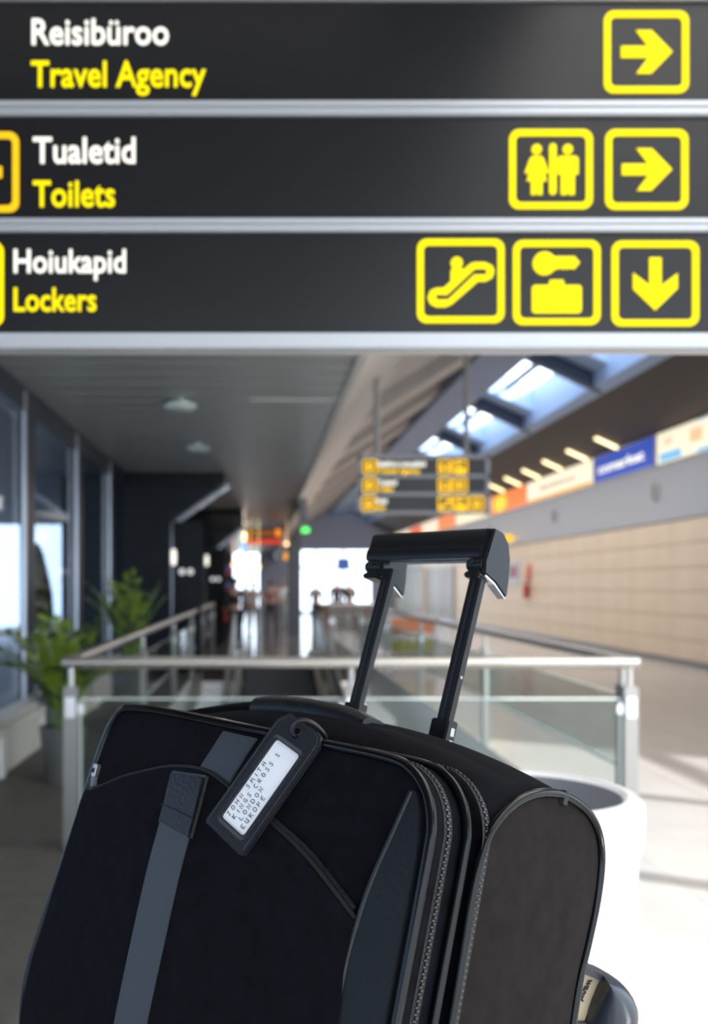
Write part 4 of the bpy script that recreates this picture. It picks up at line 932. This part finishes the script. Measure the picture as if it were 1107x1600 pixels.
# handwriting: one polyline alphabet
G = {'J': [[(.2, 1), (.9, 1)], [(.6, 1), (.55, .15), (.3, 0), (.1, .15)]], 'O': [[(.5, 1), (.15, .8), (.1, .3), (.4, 0), (.8, .2), (.85, .7), (.5, 1)]], 'H': [[(.1, 1), (.1, 0)], [(.8, 1), (.75, 0)], [(.1, .5), (.8, .55)]],
     'N': [[(.1, 0), (.1, 1), (.75, 0), (.8, 1)]], 'S': [[(.8, .9), (.45, 1), (.2, .75), (.7, .4), (.6, .05), (.1, .05)]], 'M': [[(.05, 0), (.15, 1), (.45, .4), (.8, 1), (.9, 0)]], 'I': [[(.4, 1), (.35, 0)]],
     'T': [[(.0, 1), (.9, 1)], [(.45, 1), (.4, 0)]], 'K': [[(.1, 1), (.1, 0)], [(.8, 1), (.1, .45), (.8, 0)]], 'G': [[(.8, .9), (.4, 1), (.1, .5), (.4, 0), (.8, .1), (.8, .45), (.5, .45)]], 'C': [[(.8, .9), (.4, 1), (.1, .5), (.35, 0), (.8, .1)]],
     'R': [[(.1, 0), (.15, 1), (.7, .9), (.7, .6), (.15, .5), (.8, 0)]], 'L': [[(.2, 1), (.1, 0), (.8, .05)]], 'D': [[(.1, 0), (.1, 1), (.6, .9), (.8, .5), (.6, .1), (.1, 0)]], 'E': [[(.8, 1), (.2, .95), (.1, .5), (.2, 0), (.8, .05)], [(.1, .5), (.65, .52)]],
     'U': [[(.1, 1), (.1, .2), (.4, 0), (.7, .2), (.75, 1), (.75, 0)]], 'P': [[(.1, 0), (.12, 1), (.7, .9), (.7, .55), (.12, .45)]], '1': [[(.2, .7), (.5, 1), (.45, 0)], [(.2, 0), (.75, 0)]], ' ': []}
ink = mat('ink', (.035, .035, .05), .6)
for (s, u0, v0, pitch, hh) in (('JOHN SMITH', -.0475, -.0118, .00685, .0052), ('KINGS CROSS 1', -.0460, -.0035, .00640, .0054), ('LONDON', -.0430, .0048, .00640, .0054), ('EUROPE', -.0480, .0135, .00640, .0056)):
    mb = MB(); px_ = u0
    for ch in s:
        for stx in G[ch]:
            pts = []
            for (a, b) in stx:
                # writing runs up the card: text x -> card z, text up -> card -x
                tx_ = px_ + (a + random.uniform(-.03, .03)) * hh * .80; ty_ = (b + random.uniform(-.03, .03)) * hh
                pts.append((v0 - ty_, -.0002 + .0012, tx_))
            mb.tube(pts, .00034, 5)
        px_ += pitch * (.6 if ch == ' ' else .8 if ch == 'I' else 1)
    mb.build('handwriting', ink, card)
def smooth3(P, n=6):
    out = []; k = len(P)
    for i in range(k):
        a, b, c, d = [P[(i + j - 1) % k] for j in range(4)]
        for q in range(n):
            t = q / n; out.append(.5 * ((2 * b) + (-a + c) * t + (2 * a - 5 * b + 4 * c - d) * t * t + (-a + 3 * b - 3 * c + d) * t ** 3))
    return out
# strap ring through the eyelet to the grab handle, in suitcase axes
a0 = TC + TR_ @ Vector((.0005, 0, .0535))
lp = [a0 + Vector((-.001, .004, -.004)), a0 + Vector((-.003, -.004, .001)), a0 + Vector((.002, -.007, .010)), a0 + Vector((.009, -.005, .014)), a0 + Vector((.016, .002, .013)), a0 + Vector((.019, .014, .007)), a0 + Vector((.014, .024, .002)), a0 + Vector((.008, .022, -.002)), a0 + Vector((.002, .012, -.004))]
cb(MB().tube([tuple(p) for p in smooth_closed([Vector(q) for q in lp], 5)] if False else [tuple(p) for p in smooth3(lp)], .0021, 8, closed=True), 'loop_strap', rubber, None)
for o in list(COL.objects):
    if o.name.startswith('loop_strap'):
        mw = Matrix.Translation(P0 + RM @ Vector(OFF)) @ RM.to_4x4(); mt = Matrix.Translation(P0 + RM @ TC) @ M3.to_4x4()
        o.data.transform(mt.inverted() @ mw); o.parent = tg

# ================================================================== LUGGAGE CART
cart = empty('luggage_cart', (.10, 1.05, 0), (0, 0, R(-50)), label='airport luggage cart with black rounded handle console and tan plate, carrying the suitcase', cat='cart')
cst = mat('cart_steel', (.45, .46, .48), .35, .8)
def cl(p): return p
# tilted wire basket under the suitcase, in suitcase axes
bk = MB(); mloc = (Matrix.Translation(P0 + RM @ Vector(OFF)) @ RM.to_4x4())
minv = (Matrix.Translation((.10, 1.05, 0)) @ Matrix.Rotation(R(-50), 4, 'Z')).inverted() @ mloc
def L2(x, y, z): return tuple(minv @ (Vector((x, y, z)) - Vector(OFF)))
for i in range(12): x = -.36 + i * .051; bk.tube([L2(x, -.01, -.345), L2(x, .255, -.345), L2(x, .262, -.20)], .003, 6)
for j in range(6): y = .0 + j * .05; bk.tube([L2(-.37, y, -.348), L2(.21, y, -.348)], .003, 6)
for z in (-.28, -.20): bk.tube([L2(-.37, .266, z), L2(.21, .266, z)], .004, 6)
bk.build('wire_basket', cst, cart, True)
fr_ = MB()
for x in (-.37, .21):
    fr_.tube([L2(x, -.01, -.348), L2(x, .26, -.348), L2(x, .27, -.19)], .008, 8)
fr_.tube([L2(-.37, -.012, -.348), L2(.21, -.012, -.348)], .008, 8); fr_.build('basket_rim', cst, cart, True)
for s in (-.30, .15):
    MB().tube([L2(s, .13, -.355), (s * .9, .15, .45), (s * .9, .02, .16)], .014, 10).build('upright', cst, cart, True)
MB().box(-.32, .20, -.55, .12, .13, .16).build('deck', cst, cart, bevel=.01)
for (x, y) in ((-.28, .1), (.16, .1), (-.06, -.5)):
    wv = MB().tube([(x - .02, y, .07), (x + .02, y, .07)], .07, 20).build('wheel', rubber, cart, True)
    MB().box(x - .03, x + .03, y - .03, y + .03, .07, .14).build('fork', cst, wv)
# handle console: dark frame with rounded corner and tan plate, seen beyond the suitcase's right side
CY = 1.02; cm = CY / F
def cw(px, py, dy=0): return Vector(((px - PX) * cm, CY + dy, CH - (py - PY) * cm))
ci = cart.matrix_basis.inverted() if False else (Matrix.Translation((.10, 1.05, 0)) @ Matrix.Rotation(R(-50), 4, 'Z')).inverted()
def cloc(v): return tuple(ci @ v)
ed_o = [(938, 1519), (947, 1521), (958, 1526), (969, 1533), (979, 1543), (987, 1555), (992, 1568), (993.5, 1581), (992, 1596), (988, 1615), (984, 1640), (980, 1700)]
ed_i = [(937, 1524), (935, 1530), (931, 1538), (927, 1548), (922, 1560), (918, 1572), (915, 1584), (912, 1596), (909, 1610), (906, 1625), (902, 1650), (898, 1700)]
rows = []
for (a, b) in zip(ed_o, ed_i):
    row = []
    for j in range(17):
        t_ = math.pi * j / 16; f = .5 - .5 * math.cos(t_); q = (a[0] + (b[0] - a[0]) * f, a[1] + (b[1] - a[1]) * f)
        row.append(cloc(cw(q[0], q[1], -.030 * math.sin(t_) ** .8)))
    for j in range(1, 8):
        t_ = math.pi * j / 8; f = .5 + .5 * math.cos(t_); q = (a[0] + (b[0] - a[0]) * f, a[1] + (b[1] - a[1]) * f)
        row.append(cloc(cw(q[0], q[1], .026 * math.sin(t_))))
    rows.append(row)
con = MB().grid(rows, True); con.add(rows[0], [tuple(range(24))]); con.add(rows[-1], [tuple(range(24))])
con.build('handle_cap', mat('cart_plastic', (.028, .034, .048), .30), cart, True)
def slabp(pts, d0, d1, name, m, par):
    n = len(pts); mb = MB().add([cloc(cw(*p, d0)) for p in pts] + [cloc(cw(*p, d1)) for p in pts], [tuple(range(n)), tuple(reversed(range(n, 2 * n)))] + [(i, n + i, n + (i + 1) % n, (i + 1) % n) for i in range(n)])
    return mb.build(name, m, par)
pl = slabp([(830, 1484), (936, 1527), (912, 1592), (820, 1592)], -.004, .006, 'tan_plate', mat('tan_plate', (.50, .42, .27), .45), cart)
slabp([(780, 1452), (940, 1518), (938, 1528), (776, 1463)], -.010, .012, 'top_rim', mat('cart_plastic', (.028, .034, .048), .30), cart)
slabp([(820, 1592), (913, 1592), (896, 1700), (800, 1700)], -.010, .012, 'lower_rim', mat('cart_plastic', (.028, .034, .048), .30), cart)
me = text_me('wanzl', 36 * cm, 9 * cm, .03, .001)
# the wording runs downwards along the plate's right edge
d = Vector((-.46, 0, -.888)); up_ = Vector((.888, 0, -.46)); Mt = Matrix(((d.x, 0, up_.x, 0), (0, 1, 0, 0), (d.z, 0, up_.z, 0), (0, 0, 0, 1)))
me.transform(Mt); me.transform(Matrix.Translation(cw(918, 1526, -.0052))); me.transform(ci); link('lettering', me, mat('black_print', (.01, .01, .01), .6), pl)
MB().tube([cloc(cw(952, 1640)), cloc(cw(940, 1760)), cloc(Vector((.28, 1.06, .70))), (.15, .16, .45)], .014, 10).build('handle_stem', cst, cart, True)
MB().tube([cloc(cw(900, 1690)), cloc(cw(640, 1620, .25)), cloc(cw(470, 1580, .35))], .016, 10).build('push_bar', cst, cart, True)
